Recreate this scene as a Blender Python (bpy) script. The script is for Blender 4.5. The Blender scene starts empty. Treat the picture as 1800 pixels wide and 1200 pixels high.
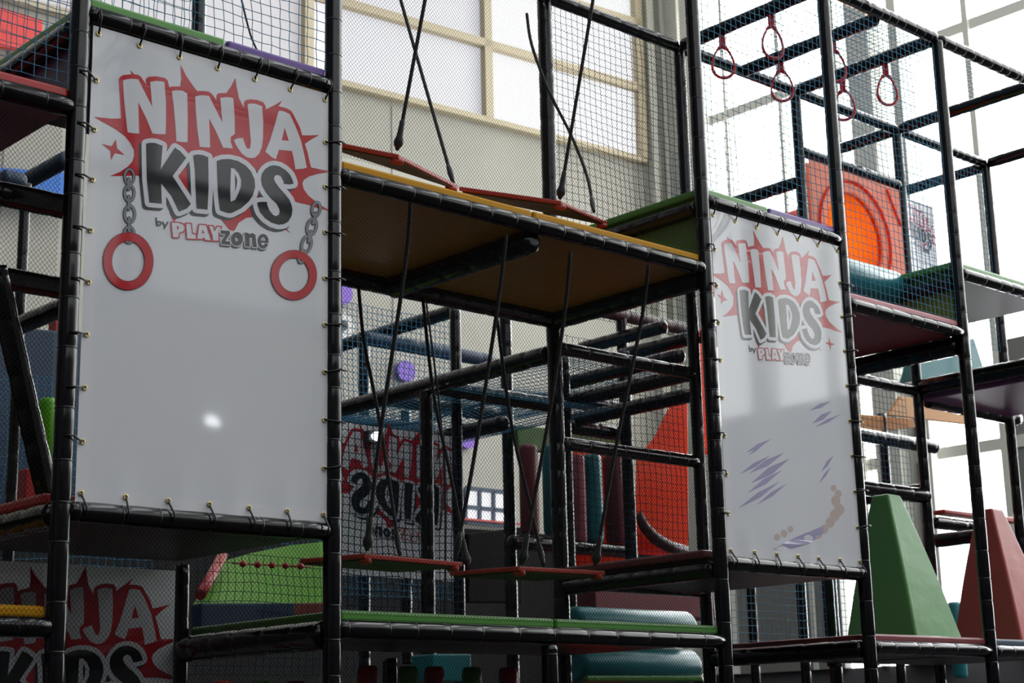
import bpy, math, random
from mathutils import Vector, Matrix

random.seed(7)
scn = bpy.context.scene
COL = scn.collection

# ------------------------------------------------------------------ camera
CAM = Vector((-2.80198, -5.45398, 1.6))
F_PX = 2915.82                      # focal length in pixels of the 1800 px wide frame
RT = Vector((0.7356154, -0.6771838, -0.0171395))
UP = Vector((-0.1659640, -0.1553862, 0.9738127))
FW = Vector((0.65848472, 0.71576744, 0.23253999))
FW.normalize()
yaw, pit, rol = math.radians(42.61313), math.radians(13.44666), math.radians(-1.33432)
_rt = Vector((math.cos(yaw), -math.sin(yaw), 0))
_fw = Vector((math.sin(yaw) * math.cos(pit), math.cos(yaw) * math.cos(pit), math.sin(pit)))
_up = _rt.cross(_fw)
RT = _rt * math.cos(rol) + _up * math.sin(rol)
UP = -_rt * math.sin(rol) + _up * math.cos(rol)
FW = _fw
cam_data = bpy.data.cameras.new('camera')
cam = bpy.data.objects.new('camera', cam_data)
COL.objects.link(cam)
cam_data.sensor_width = 36.0
cam_data.lens = 36.0 * F_PX / 1800.0
cam_data.clip_end = 200
M = Matrix((RT, UP, -FW)).transposed().to_4x4()
M.translation = CAM
cam.matrix_world = M
cam_data.dof.use_dof = True
cam_data.dof.focus_distance = 7.4
cam_data.dof.aperture_fstop = 5.0
scn.camera = cam

# ------------------------------------------------------------------ world and exposure
scn.view_settings.view_transform = 'Standard'
scn.view_settings.look = 'None'
scn.view_settings.gamma = 1.0
scn.view_settings.use_curve_mapping = False
scn.view_settings.exposure = 0.0
FRONT_GLASS = 1.2      # glazing high in the front wall, behind the viewer
ROOF_FILL = 4.0        # unseen roof lights, added for top light and highlights on the bars
RIGHT_GLASS = 8.0       # the glazed wall on the right
world = bpy.data.worlds.new('hall daylight')
scn.world = world
world.use_nodes = True
world.node_tree.nodes['Background'].inputs[0].default_value = (0.92, 0.96, 1.0, 1)
world.node_tree.nodes['Background'].inputs[1].default_value = 0.01


# ------------------------------------------------------------------ pixel -> point on a plane of the place
def ray(px, py):
    return FW + RT * ((px - 900.0) / F_PX) + UP * ((600.0 - py) / F_PX)


def on(px, py, axis, val):
    d = ray(px, py)
    i = 'xyz'.index(axis)
    return CAM + d * ((val - CAM[i]) / d[i])


def onY(px, py, y):
    return on(px, py, 'y', y)


# ------------------------------------------------------------------ materials
def mat(name, col, rough=0.5, spec=0.5, metal=0.0, emit=None, strength=0.0, bump=0.0, bscale=30.0, var=0.0,
        vscale=6.0, trans=0.0, coat=0.0):
    m = bpy.data.materials.new(name)
    m.use_nodes = True
    nt = m.node_tree
    b = nt.nodes['Principled BSDF']
    b.inputs['Base Color'].default_value = (*col, 1)
    b.inputs['Roughness'].default_value = rough
    b.inputs['Specular IOR Level'].default_value = spec
    b.inputs['Metallic'].default_value = metal
    b.inputs['Coat Weight'].default_value = coat
    b.inputs['Coat Roughness'].default_value = 0.08
    tc = nt.nodes.new('ShaderNodeTexCoord')
    if var > 0:
        n = nt.nodes.new('ShaderNodeTexNoise')
        n.inputs['Scale'].default_value = vscale
        n.inputs['Detail'].default_value = 4
        nt.links.new(tc.outputs['Object'], n.inputs['Vector'])
        r = nt.nodes.new('ShaderNodeValToRGB')
        r.color_ramp.elements[0].position = 0.3
        r.color_ramp.elements[1].position = 0.7
        r.color_ramp.elements[0].color = (*[c * (1 - var) for c in col], 1)
        r.color_ramp.elements[1].color = (*[min(1, c * (1 + var)) for c in col], 1)
        nt.links.new(n.outputs['Fac'], r.inputs['Fac'])
        nt.links.new(r.outputs['Color'], b.inputs['Base Color'])
    if bump > 0:
        n = nt.nodes.new('ShaderNodeTexNoise')
        n.inputs['Scale'].default_value = bscale
        n.inputs['Detail'].default_value = 3
        nt.links.new(tc.outputs['Object'], n.inputs['Vector'])
        bp = nt.nodes.new('ShaderNodeBump')
        bp.inputs['Strength'].default_value = bump
        bp.inputs['Distance'].default_value = 0.02
        nt.links.new(n.outputs['Fac'], bp.inputs['Height'])
        nt.links.new(bp.outputs['Normal'], b.inputs['Normal'])
    if emit is not None:
        b.inputs['Emission Color'].default_value = (*emit, 1)
        b.inputs['Emission Strength'].default_value = strength
    if trans > 0:
        t = nt.nodes.new('ShaderNodeBsdfTranslucent')
        t.inputs['Color'].default_value = (*col, 1)
        mx = nt.nodes.new('ShaderNodeMixShader')
        mx.inputs['Fac'].default_value = trans
        nt.links.new(b.outputs[0], mx.inputs[1])
        nt.links.new(t.outputs[0], mx.inputs[2])
        nt.links.new(mx.outputs[0], nt.nodes['Material Output'].inputs['Surface'])
    return m


BLACK = mat('black vinyl sleeve', (0.004, 0.004, 0.005), rough=0.16, spec=0.5, bump=0.025, bscale=11)
TIE = mat('black nylon tie', (0.01, 0.01, 0.011), rough=0.35)
ROPE = mat('black braided rope', (0.014, 0.015, 0.016), rough=0.7, bump=0.5, bscale=160)
RUBBER = mat('dark rubber sleeve', (0.02, 0.022, 0.024), rough=0.45)
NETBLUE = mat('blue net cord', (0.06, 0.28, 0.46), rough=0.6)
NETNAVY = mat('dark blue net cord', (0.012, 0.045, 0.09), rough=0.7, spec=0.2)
NETBLACK = mat('fine black net cord', (0.008, 0.008, 0.008), rough=0.8, spec=0.1)
GREEN = mat('green vinyl', (0.085, 0.28, 0.045), rough=0.35, bump=0.1, bscale=9)
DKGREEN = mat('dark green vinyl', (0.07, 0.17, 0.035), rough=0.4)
PURPLE = mat('purple vinyl', (0.12, 0.05, 0.30), rough=0.35, bump=0.1, bscale=9)
YELLOW = mat('yellow vinyl', (0.50, 0.24, 0.008), rough=0.55, spec=0.12, bump=0.1, bscale=9)
YELLOWU = mat('brown yellow deck underside', (0.52, 0.24, 0.025), rough=0.35, bump=0.1, bscale=9)
REDV = mat('red vinyl', (0.42, 0.022, 0.02), rough=0.35, bump=0.1, bscale=9)
MAROON = mat('maroon vinyl', (0.20, 0.035, 0.045), rough=0.35, bump=0.1, bscale=9)
ROSE = mat('rose red vinyl', (0.42, 0.10, 0.12), rough=0.4, bump=0.1, bscale=9)
TEAL = mat('teal vinyl', (0.02, 0.19, 0.21), rough=0.3, bump=0.1, bscale=6)
BLUEP = mat('blue panel', (0.02, 0.14, 0.50), rough=0.5)
ORANGE = mat('orange plastic', (0.95, 0.11, 0.01), rough=0.3, trans=0.6)
ORANGEP = mat('orange moulded panel', (0.95, 0.34, 0.19), rough=0.35, trans=0.5)
TUBE = mat('orange tube plastic', (0.95, 0.15, 0.006), rough=0.35, trans=0.6)
LIME = mat('lime green slide', (0.13, 0.42, 0.01), rough=0.4, trans=0.3)
BOARD = mat('red painted board', (0.42, 0.035, 0.022), rough=0.4)
BOARDU = mat('dark board underside', (0.05, 0.03, 0.022), rough=0.7)
REDPL = mat('red ring plastic', (0.62, 0.025, 0.045), rough=0.35, trans=.3)
PYRG = mat('green foam vinyl', (0.10, 0.30, 0.09), rough=0.4, bump=0.35, bscale=4)
PYRR = mat('red foam vinyl', (0.42, 0.07, 0.06), rough=0.4, bump=0.35, bscale=4)
WHITEV = mat('white banner vinyl', (0.77, 0.79, 0.83), rough=0.05, spec=0.5, trans=0.2)
HEM = mat('welded banner hem', (0.79, 0.80, 0.83), rough=0.06, spec=0.5, trans=0.15)
INKRED = mat('red banner ink', (0.50, 0.03, 0.04), rough=0.05, trans=0.1)
INKDARK = mat('charcoal banner ink', (0.022, 0.024, 0.026), rough=0.05, trans=0.02)
INKNAVY = mat('dark shade ink', (0.03, 0.034, 0.04), rough=0.05, trans=0.02)
INKGREY = mat('grey chain ink', (0.24, 0.25, 0.27), rough=0.05, trans=0.05)
INKLILAC = mat('lilac streak ink', (0.42, 0.40, 0.58), rough=0.05, trans=0.1)
INKDUST = mat('dusty beige ink', (0.62, 0.52, 0.48), rough=0.05, trans=0.1)
BRASS = mat('brass eyelet', (0.65, 0.52, 0.22), rough=0.3, metal=1.0)
STEEL = mat('galvanised steel', (0.5, 0.5, 0.5), rough=0.35, metal=1.0)
WALLB = mat('beige wall panel', (0.37, 0.36, 0.315), rough=0.8, var=0.05, vscale=0.8)
FRAMEB = mat('tan painted frame', (0.50, 0.43, 0.30), rough=0.7)
FRAMER = mat('grey beige frame', (0.66, 0.66, 0.60), rough=0.6)  # paint lightened to carry the veil of window glare
DARKWALL = mat('dark hall wall', (0.10, 0.10, 0.11), rough=0.9)
FLOORM = mat('dark carpet floor', (0.03, 0.03, 0.033), rough=0.9, spec=0.1, var=0.3, vscale=3)
CEILM = mat('grey hall ceiling', (0.30, 0.30, 0.30), rough=0.9)
GLOW = [mat('frosted glazing %s' % n, (0.25, 0.25, 0.26), rough=0.5, emit=c, strength=s) for n, c, s in
        (('left', (0.95, 0.92, 0.95), 0.42), ('middle', (0.93, 0.92, 1.0), 0.62), ('right', (0.96, 0.96, 1.0), 0.95))]
GLASSF = mat('hazy sunlit glazing', (0.8, 0.8, 0.8), rough=0.3, emit=(0.97, 0.99, 1.0), strength=4.5)
GLASS = mat('sunlit glazing', (0.8, 0.8, 0.8), rough=0.3, emit=(0.97, 0.99, 1.0), strength=RIGHT_GLASS)
LAMP = mat('lamp face', (1, 1, 1), emit=(0.9, 0.96, 1.0), strength=30)
LAMP_GLINT = mat('reflected lamp glow', (1, 1, 1), emit=(0.85, 0.94, 1.0), strength=4)  # glow standing in for a lamp's reflection
DARKBLUE = mat('navy padding', (0.02, 0.045, 0.09), rough=0.5)
CARD = mat('white wall disc', (0.6, 0.6, 0.6), rough=0.5)
LILAC = mat('purple wall disc', (0.20, 0.10, 0.50), rough=0.6)
BLACKPANEL = mat('black board and lower wall shade', (0.010, 0.010, 0.010), rough=0.8, spec=0.1)
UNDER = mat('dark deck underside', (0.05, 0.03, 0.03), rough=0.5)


# ------------------------------------------------------------------ mesh builder
class MB:
    def __init__(self):
        self.v, self.f, self.m, self.s = [], [], [], []

    def face(self, idx, mi=0, smooth=False):
        self.f.append(idx); self.m.append(mi); self.s.append(smooth)

    def poly(self, pts, mi=0):
        b = len(self.v)
        self.v += [Vector(p) for p in pts]
        self.face(list(range(b, b + len(pts))), mi)

    def box(self, lo, hi, mi=0):
        (a, b, c), (d, e, f) = lo, hi
        self.hexa([(a, b, c), (d, b, c), (d, e, c), (a, e, c), (a, b, f), (d, b, f), (d, e, f), (a, e, f)], mi)

    def hexa(self, p, mi=0):
        b = len(self.v)
        self.v += [Vector(q) for q in p]
        for q in ((0, 3, 2, 1), (4, 5, 6, 7), (0, 1, 5, 4), (1, 2, 6, 5), (2, 3, 7, 6), (3, 0, 4, 7)):
            self.face([b + i for i in q], mi)

    def beam(self, a, b, w, h, mi=0, upv=Vector((0, 0, 1))):
        a, b = Vector(a), Vector(b)
        d = (b - a).normalized()
        s = d.cross(upv).normalized() * (w / 2)
        u = s.cross(d).normalized() * (h / 2)
        self.hexa([a - s - u, a + s - u, b + s - u, b - s - u, a - s + u, a + s + u, b + s + u, b - s + u], mi)

    def lathe(self, a, b, prof, n=16, mi=0, caps=True):
        """rings round the axis a-b; prof = [(fraction of the way or metres, radius)] in metres from a"""
        a, b = Vector(a), Vector(b)
        d = (b - a).normalized()
        x = d.orthogonal().normalized()
        y = d.cross(x)
        base = len(self.v)
        for s, r in prof:
            c = a + d * s
            for k in range(n):
                t = 2 * math.pi * k / n
                self.v.append(c + (x * math.cos(t) + y * math.sin(t)) * r)
        for i in range(len(prof) - 1):
            for k in range(n):
                k2 = (k + 1) % n
                self.face([base + i * n + k, base + i * n + k2, base + (i + 1) * n + k2, base + (i + 1) * n + k], mi, True)
        if caps:
            self.face([base + k for k in range(n)][::-1], mi)
            e = base + (len(prof) - 1) * n
            self.face([e + k for k in range(n)], mi)

    def cyl(self, a, b, r, n=14, mi=0, r2=None):
        L = (Vector(b) - Vector(a)).length
        self.lathe(a, b, [(0, r), (L, r if r2 is None else r2)], n, mi)

    def tube(self, pts, r, n=8, mi=0, closed=False, caps=True):
        pts = [Vector(p) for p in pts]
        N = len(pts)
        base = len(self.v)
        prev = None
        for i, p in enumerate(pts):
            if closed:
                d = pts[(i + 1) % N] - pts[i - 1]
            else:
                d = pts[min(i + 1, N - 1)] - pts[max(i - 1, 0)]
            d.normalize()
            if prev is None:
                x = d.orthogonal().normalized()
            else:
                x = (prev - d * prev.dot(d)).normalized()
            prev = x
            y = d.cross(x)
            rr = r[i] if isinstance(r, (list, tuple)) else r
            for k in range(n):
                t = 2 * math.pi * k / n
                self.v.append(p + (x * math.cos(t) + y * math.sin(t)) * rr)
        for i in range(N if closed else N - 1):
            j = (i + 1) % N
            for k in range(n):
                k2 = (k + 1) % n
                self.face([base + i * n + k, base + i * n + k2, base + j * n + k2, base + j * n + k], mi, True)
        if caps and not closed:
            self.face([base + k for k in range(n)][::-1], mi)
            self.face([base + (N - 1) * n + k for k in range(n)], mi)

    def sphere(self, c, r, n=12, mi=0, sq=(1, 1, 1)):
        c = Vector(c)
        b = len(self.v)
        h = n // 2
        for i in range(h + 1):
            ph = math.pi * i / h
            for k in range(n):
                t = 2 * math.pi * k / n
                self.v.append(c + Vector((math.sin(ph) * math.cos(t) * sq[0], math.sin(ph) * math.sin(t) * sq[1], math.cos(ph) * sq[2])) * r)
        for i in range(h):
            for k in range(n):
                k2 = (k + 1) % n
                self.face([b + i * n + k, b + (i + 1) * n + k, b + (i + 1) * n + k2, b + i * n + k2], mi, True)

    def thread(self, a, b, r):
        """one straight three-sided cord"""
        a, b = Vector(a), Vector(b)
        d = (b - a)
        if d.length < 1e-6:
            return
        d.normalize()
        x = d.orthogonal().normalized()
        y = d.cross(x)
        base = len(self.v)
        for p in (a, b):
            for k in range(3):
                t = 2 * math.pi * k / 3
                self.v.append(p + (x * math.cos(t) + y * math.sin(t)) * r)
        for k in range(3):
            k2 = (k + 1) % 3
            self.face([base + k, base + k2, base + 3 + k2, base + 3 + k], 0, True)

    def build(self, name, mats, parent=None, bevel=0.0):
        me = bpy.data.meshes.new(name)
        off = Vector(parent['_o']) if parent is not None and '_o' in parent else Vector((0, 0, 0))
        me.from_pydata([tuple(p - off) for p in self.v], [], self.f)
        if not isinstance(mats, (list, tuple)):
            mats = [mats]
        for m in mats:
            me.materials.append(m)
        me.polygons.foreach_set('material_index', self.m)
        me.polygons.foreach_set('use_smooth', self.s)
        me.update()
        o = bpy.data.objects.new(name, me)
        COL.objects.link(o)
        if parent is not None:
            o.parent = parent
        if bevel > 0:
            b = o.modifiers.new('soft edge', 'BEVEL')
            b.width = bevel
            b.segments = 2
            b.limit_method = 'ANGLE'
        return o


def tag(o, label, cat, group=None):
    o['label'] = label
    o['category'] = cat
    if group:
        o['group'] = group
    return o


def thing(name, label, cat, loc, group=None):
    o = bpy.data.objects.new(name, None)
    COL.objects.link(o)
    o.location = loc
    o.empty_display_size = 0.05
    o['_o'] = tuple(loc)
    return tag(o, label, cat, group)


def structure(o):
    o['kind'] = 'structure'
    return o


# ------------------------------------------------------------------ the hall
WA = math.radians(4.75)
WD = Vector((math.cos(WA), -math.sin(WA), 0))       # along the back wall, to the right
WN = Vector((math.sin(WA), math.cos(WA), 0))        # away from the viewer
WP = Vector((13.8909, 13.0, 0))                     # a point of the back wall's foot
XC = 17.79                                          # the glazed right wall


def wpt(s, z, out=0.0):
    p = WP + WD * s - WN * out
    return Vector((p.x, p.y, z))


def onwall(px, py, out=0.0):
    d = ray(px, py)
    t = ((WP - WN * out - CAM).dot(WN)) / d.dot(WN)
    return CAM + d * t


S0, S1 = -26.0, 3.91
ZTOP = 17.0
m = MB()
m.hexa([wpt(S0, 0), wpt(S1, 0), wpt(S1, 0, -.3), wpt(S0, 0, -.3), wpt(S0, 11.1), wpt(S1, 11.1), wpt(S1, 11.1, -.3), wpt(S0, 11.1, -.3)])
for s in (-20, -13.6, -7.9, -1.95, 3.0):
    m.hexa([wpt(s, 0, .012), wpt(s + .03, 0, .012), wpt(s + .03, 0, 0), wpt(s, 0, 0), wpt(s, 11, .012), wpt(s + .03, 11, .012), wpt(s + .03, 11, 0), wpt(s, 11, 0)])
structure(m.build('wall_back', WALLB))
m = MB()
m.hexa([wpt(S0, 0, .06), wpt(3.1, 0, .06), wpt(3.1, 0, 0), wpt(S0, 0, 0), wpt(S0, 4.62, .06), wpt(3.1, 4.62, .06), wpt(3.1, 4.62, 0), wpt(S0, 4.62, 0)])
structure(m.build('lower_wall_shade', BLACKPANEL))  # dark band added where the lower background lies in shade
m = MB()
m.box((-12.5, -15, -.2), (18.2, 16, 0))
structure(m.build('floor', FLOORM))
# ceiling with long roof lights, added out of view as fill
SKY = ((-4.0, -2.4), (2.6, 4.2), (7.6, 9.4), (12.4, 14.6))
m = MB()
xs = [-12.5] + [v for p in SKY for v in p] + [18.2]
for k in range(0, len(xs), 2):
    m.box((xs[k], -15, ZTOP), (xs[k + 1], 16, ZTOP + .2))
for a, b in SKY:
    m.box((a, -15, ZTOP), (b, -13, ZTOP + .2))
    m.box((a, 5, ZTOP), (b, 16, ZTOP + .2))
structure(m.build('ceiling', CEILM))
m = MB()
for a, b in SKY:
    m.poly([(a, -13, ZTOP + .1), (b, -13, ZTOP + .1), (b, 5, ZTOP + .1), (a, 5, ZTOP + .1)])
w5 = structure(m.build('roof_fill_light', mat('added roof light glow', (.7, .7, .7), emit=(.95, .98, 1.0), strength=ROOF_FILL)))
m = MB()
for a, b in SKY:
    for k in range(7):
        y = -13 + 3 * k
        m.box((a, y - .06, ZTOP - .02), (b, y + .06, ZTOP + .15))
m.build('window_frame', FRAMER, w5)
m = MB()
m.box((-12.7, -15, 0), (-12.5, 16, ZTOP))
structure(m.build('wall_left', DARKWALL))
# front wall behind the viewer, with glazing high up
m = MB()
m.box((-12.5, -15.2, 0), (18.2, -15, 8.0))
m.box((-12.5, -15.2, 16.2), (18.2, -15, ZTOP))
structure(m.build('wall_front', DARKWALL))
m = MB()
m.poly([(-12.5, -15.1, 8.0), (18.0, -15.1, 8.0), (18.0, -15.1, 16.2), (-12.5, -15.1, 16.2)])
w4 = structure(m.build('window_4', mat('overcast glazing', (.6, .6, .6), emit=(.93, .96, 1.0), strength=FRONT_GLASS)))
m = MB()
for k in range(12):
    x = -12 + 2.6 * k
    m.box((x, -15.15, 8.0), (x + (.5 if k % 3 == 0 else .12), -14.9, 16.2))
for z in (9.4, 11.0, 12.8, 14.4):
    m.box((-12.5, -15.15, z), (18, -14.95, z + .14))
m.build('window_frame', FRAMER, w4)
# upper glazing of the back wall
m = MB()
edges = [S0, -23.3, -20.0, -16.7, -13.4, -10.1, -6.8, -3.48, -0.18, 3.1]
for i in range(len(edges) - 1):
    a, b = edges[i], edges[i + 1]
    k = 0 if b < -3.4 else (1 if b < 0 else 2)
    m.poly([wpt(a, 11.1, .02), wpt(b, 11.1, .02), wpt(b, ZTOP, .02), wpt(a, ZTOP, .02)], k)
win = structure(m.build('window_1', GLOW))
m = MB()
for s in edges[1:]:
    m.beam(wpt(s, 11.1, .08), wpt(s, ZTOP, .08), .15, .14, upv=WN)
for z in (11.1, 12.4, 13.6, 14.8, 16.0):
    m.beam(wpt(S0, z, .08), wpt(3.15, z, .08), .14, .13 if z > 11.2 else .09)
m.build('window_frame', FRAMEB, win)
m = MB()
m.hexa([wpt(3.15, 0, 0), wpt(S1, 0, 0), wpt(S1, 0, -.3), wpt(3.15, 0, -.3), wpt(3.15, ZTOP, 0), wpt(S1, ZTOP, 0), wpt(S1, ZTOP, -.3), wpt(3.15, ZTOP, -.3)])
for s in (3.32, 3.62):
    m.beam(wpt(s, 0, .1), wpt(s, ZTOP, .1), .16, .2, upv=WN)
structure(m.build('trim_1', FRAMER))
# glazed right wall: panes down to the sill at the back, only high up towards the front
m = MB()
m.poly([(XC + .1, 13.0, 2.5), (XC + .1, -3, 2.5), (XC + .1, -3, ZTOP), (XC + .1, 13.0, ZTOP)], 0)
m.poly([(XC + .1, -3, 6.6), (XC + .1, -14, 6.6), (XC + .1, -14, ZTOP), (XC + .1, -3, ZTOP)], 1)
winr = structure(m.build('window_2', [GLASS, GLASSF]))
m = MB()
m.box((XC, -15, 0), (XC + .3, 13.2, 2.5))
m.box((XC, -15, 2.5), (XC + .3, -3, 6.6))
structure(m.build('wall_right', DARKWALL))
m = MB()


def vbar(y, w, d=.16, z0=2.5, z1=ZTOP):
    m.box((XC - d, y - w / 2, z0), (XC + .08, y + w / 2, z1))


for y, w, d in ((12.35, .30, .3), (11.86, .30, .45), (11.36, .07, .14), (10.22, .07, .14), (9.07, .10, .2), (8.40, .42, .5),
                (7.88, .16, .3), (6.72, .10, .16), (5.6, .08, .16), (4.4, .42, .5), (3.3, .08, .16), (2.1, .08, .16), (0.9, .42, .5),
                (-.3, .08, .16), (-1.5, .08, .16), (-2.7, .42, .5), (-4.2, .08, .16), (-5.7, .42, .5), (-7.0, .1, .16), (-8.3, .3, .3), (-9.6, .1, .16), (-10.9, .3, .3), (-12.2, .1, .16), (-13.5, .3, .3)):
    vbar(y, w, d)
for z, h in ((5.44, .17), (11.7, .17), (14.2, .15)):
    m.box((XC - .12, -14, z - h / 2), (XC + .08, 13, z + h / 2))
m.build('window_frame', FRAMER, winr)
# low block work between the lower panes
m = MB()
for y0, y1, z0, z1 in ((8.64, 7.86, 2.5, 6.6), (6.80, 6.2, 2.5, 6.9), (12.6, 9.7, 2.5, 6.3)):
    m.box((XC - .1, y1, z0), (XC + .06, y0, z1))
m.build('block_infill', mat('grey block infill', (0.22, 0.22, 0.21), rough=.8, spec=.1), winr)
# low window on the back wall with a red rail
a, b = onwall(816, 858, .05), onwall(890, 866, .05)
c, d = onwall(890, 925, .05), onwall(816, 918, .05)
m = MB()
m.poly([d, c, b, a])
w3 = structure(m.build('window_3', GLOW[2]))
m = MB()
for t in (0.0, .33, .66, 1.0):
    m.beam(d.lerp(c, t) - WN * .03, a.lerp(b, t) - WN * .03, .05, .05, upv=WN)
for t in (0.0, .45, 1.0):
    m.beam(d.lerp(a, t) - WN * .03, c.lerp(b, t) - WN * .03, .05, .06)
m.build('window_frame', DARKBLUE, w3)
m = MB()
m.beam(d + Vector((-.3, 0, .04)) - WN * .08, c + Vector((.3, 0, .04)) - WN * .08, .03, .03)
m.build('window_rail', REDV, w3)

# ------------------------------------------------------------------ padded steel frame of the play structure
R0 = 0.0375
YB = 1.15            # depth of one bay


def tie_positions(L, lo=.13, hi=.23, margin=.04):
    out = [margin]
    while out[-1] < L - margin - lo:
        out.append(min(out[-1] + random.uniform(lo, hi), L - margin))
    return out


def sleeve_profile(L, ties, r=R0, round_ends=False, soft=.010):
    pts = []
    if round_ends:
        pts += [(0, r * .45), (.006, r * .75), (.016, r * .95)]
    else:
        pts += [(0, r)]
    for i, t in enumerate(ties):
        b = r * (1 + random.uniform(-.01, .025))
        for s, q in ((t - .05, b), (t - .018, r * 1.0), (t - .006, r * .965), (t + .006, r * .965), (t + .018, r * 1.0), (t + .05, b)):
            if s > pts[-1][0] + .002 and s < L - .018:
                pts.append((s, q))
    if round_ends:
        pts += [(L - .016, r * .95), (L - .006, r * .75), (L, r * .45)]
    else:
        pts += [(L, r)]
    return pts


def padded(name, a, b, label, cat, detail=True, round_ends=False, r=R0, group=None, lo=.13, hi=.23, n=18, m_=None):
    """a foam-sleeved steel tube from a to b, pinched where its ties go round it"""
    a, b = Vector(a), Vector(b)
    L = (b - a).length
    d = (b - a).normalized()
    ties = tie_positions(L, lo, hi)
    mb = MB()
    mb.lathe(a, b, sleeve_profile(L, ties, r, round_ends), n if detail else 12)
    if not detail:
        o = mb.build(name, m_ or BLACK)
        return tag(o, label, cat, group)
    t = thing(name, label, cat, a, group)
    mb.build('foam_sleeve', m_ or BLACK, t)
    for s in ties[:28]:
        k = MB()
        k.lathe(a + d * (s - .004), a + d * (s + .004), [(0, r * .96), (.001, r * 1.0), (.007, r * 1.0), (.008, r * .96)], 16)
        # the tie's small locking head
        x = d.cross(Vector((0, -1, .2))).normalized()
        h = a + d * s + Vector((0, -1, 0)).cross(d).cross(d).normalized() * 0
        k.build('cable_tie', TIE, t)
    return t


def post(x, y, z0, z1, label, detail=True, r=R0, **kw):
    return padded('padded_post', (x, y, z0), (x, y, z1), label, 'post', detail, r=r, **kw)


def barx(x0, x1, y, z, label, detail=True, r=.0385, **kw):
    return padded('padded_bar', (x0 + .02, y, z), (x1 - .02, y, z), label, 'bar', detail, True, r=r, **kw)


def bary(x, y0, y1, z, label, detail=False, r=.043, **kw):
    return padded('padded_bar', (x, y0 + .03, z), (x, y1 - .03, z), label, 'bar', detail, True, r=r, **kw)


ZT = 5.925
# front row
post(0, 0, 0, 6.1, 'shiny black padded post along the left edge of the big left banner')
post(1.2, 0, 0, 6.1, 'shiny black padded post along the right edge of the big left banner')
post(2.4, 0, 0, 2.0, 'short black padded post under the joint of the long green deck edge')
post(3.6, 0, 0, 6.6, 'black padded post along the left edge of the pale right banner')
post(4.8, 0, 0, 6.6, 'black padded post along the right edge of the pale right banner')
post(6.0, 0, 0, ZT - .02, 'rightmost full front post, standing between the green and the red pyramid')
barx(-1.2, 0, 0, 3.96, 'black padded bar under the red pad, left of the big banner')
barx(-1.2, 0, 0, 2.015, 'black padded bar under the yellow pad in the bottom left corner')
barx(0, 1.2, 0, 4.355, 'black padded bar the big left banner hangs from')
barx(0, 1.2, 0, 2.43, 'black padded bar along the bottom of the big left banner')
barx(1.2, 3.6, 0, 3.96, 'long black padded bar under the yellow deck edge')
barx(1.2, 3.6, 0, 2.045, 'long black padded bar under the green deck edge at the bottom')
barx(3.6, 4.8, 0, 4.34, 'grey shining padded bar the pale right banner hangs from')
barx(3.6, 4.8, 0, 2.432, 'shining padded bar along the bottom of the pale right banner')
barx(4.8, 6.0, 0, 3.97, 'shining padded bar under the rose red deck edge')
barx(4.8, 6.0, 0, 2.038, 'silvery shining padded bar in front of the green pyramid')
barx(6.0, 7.2, 0, 2.036, 'silvery shining padded bar in front of the red pyramid')
barx(6.0, 7.2, 0, 4.36, 'shining padded bar under the green deck edge at the right border')
barx(4.8, 6.0, 0, ZT, 'closely tied top bar at the upper right between two front posts', lo=.06, hi=.12)
barx(6.0, 7.4, 0, ZT, 'closely tied top bar leaving the picture at the right border', lo=.06, hi=.12)
# second row
post(1.2, YB, 0, 2.4, 'dark post at the right edge of the shaded banner, bottom left', False)
post(2.4, YB, 0, 2.0, 'dark post under the green deck, between red and green rollers', False)
post(3.6, YB, 0, ZT, 'black post behind the rope steps, below the joint of three top bars', False, r=.044)
post(4.8, YB, 0, ZT, 'black post just left of the front post at the pale banner, second row', False)
post(6.0, YB, 2.0, ZT, 'black netted post at the left edge of the orange tube panel', False)
post(7.2, YB, 0, ZT, 'black netted post at the right edge of the orange tube panel', False)
post(8.4, YB, 0, ZT, 'dark netted post at the far right behind the red pyramid', False)
barx(2.4, 3.6, YB, ZT, 'dark top bar left of the joint above the rope steps', False)
barx(3.6, 4.8, YB, ZT, 'dark top bar right of the joint above the rope steps', False)
barx(4.8, 6.0, YB, ZT, 'netted rear top bar behind the red hand rings', False, lo=.06, hi=.12)
barx(6.0, 7.2, YB, ZT, 'netted rear top bar above the orange tube panel', False, lo=.06, hi=.12)
barx(7.2, 8.4, YB, ZT, 'netted rear top bar right of the orange tube panel', False, lo=.06, hi=.12)
barx(1.2, 3.6, YB, 3.925, 'dark rear bar under the yellow deck', False, r=.055)
barx(3.6, 4.8, YB, 3.76, 'upper black rail with bright top edge behind the hanging ropes', True, n=12)
barx(3.6, 4.8, YB, 3.21, 'lower black rail with bright top edge in front of the orange slide', True, n=12)
barx(3.6, 4.8, YB, 2.43, 'dark rear bar under the maroon deck', False)
barx(6.0, 7.2, YB, 5.49, 'grey shining bar along the top of the orange tube panel', True, n=12)
bary(3.6, 0, YB, ZT, 'dark top bar running back from the front post to the three bar joint')
bary(3.6, 0, YB, 4.30, 'dark bar under the green edge right of the rope steps')
bary(3.6, 0, YB, 3.92, 'dark bar under the right end of the yellow deck', r=.06)
bary(2.4, 0, YB, 3.90, 'dark beam across the middle of the yellow deck underside', r=.06)
bary(3.6, 0, YB, 2.40, 'dark bar under the maroon deck edge', r=.045)
bary(0.0, 0, YB, 4.30, 'dark bar under the green edge at the top left')
bary(0.0, 0, YB, 2.42, 'dark bar under the red deck edge left of the big banner', r=.05)
bary(-1.2, 0, YB, 3.92, 'dark bar at the far left under the red deck')
bary(4.8, 0, YB, ZT, 'first ring bar, next to the tall front post')
bary(5.4, 0, YB, ZT - .02, 'second ring bar, in the middle between two front posts')
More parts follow.
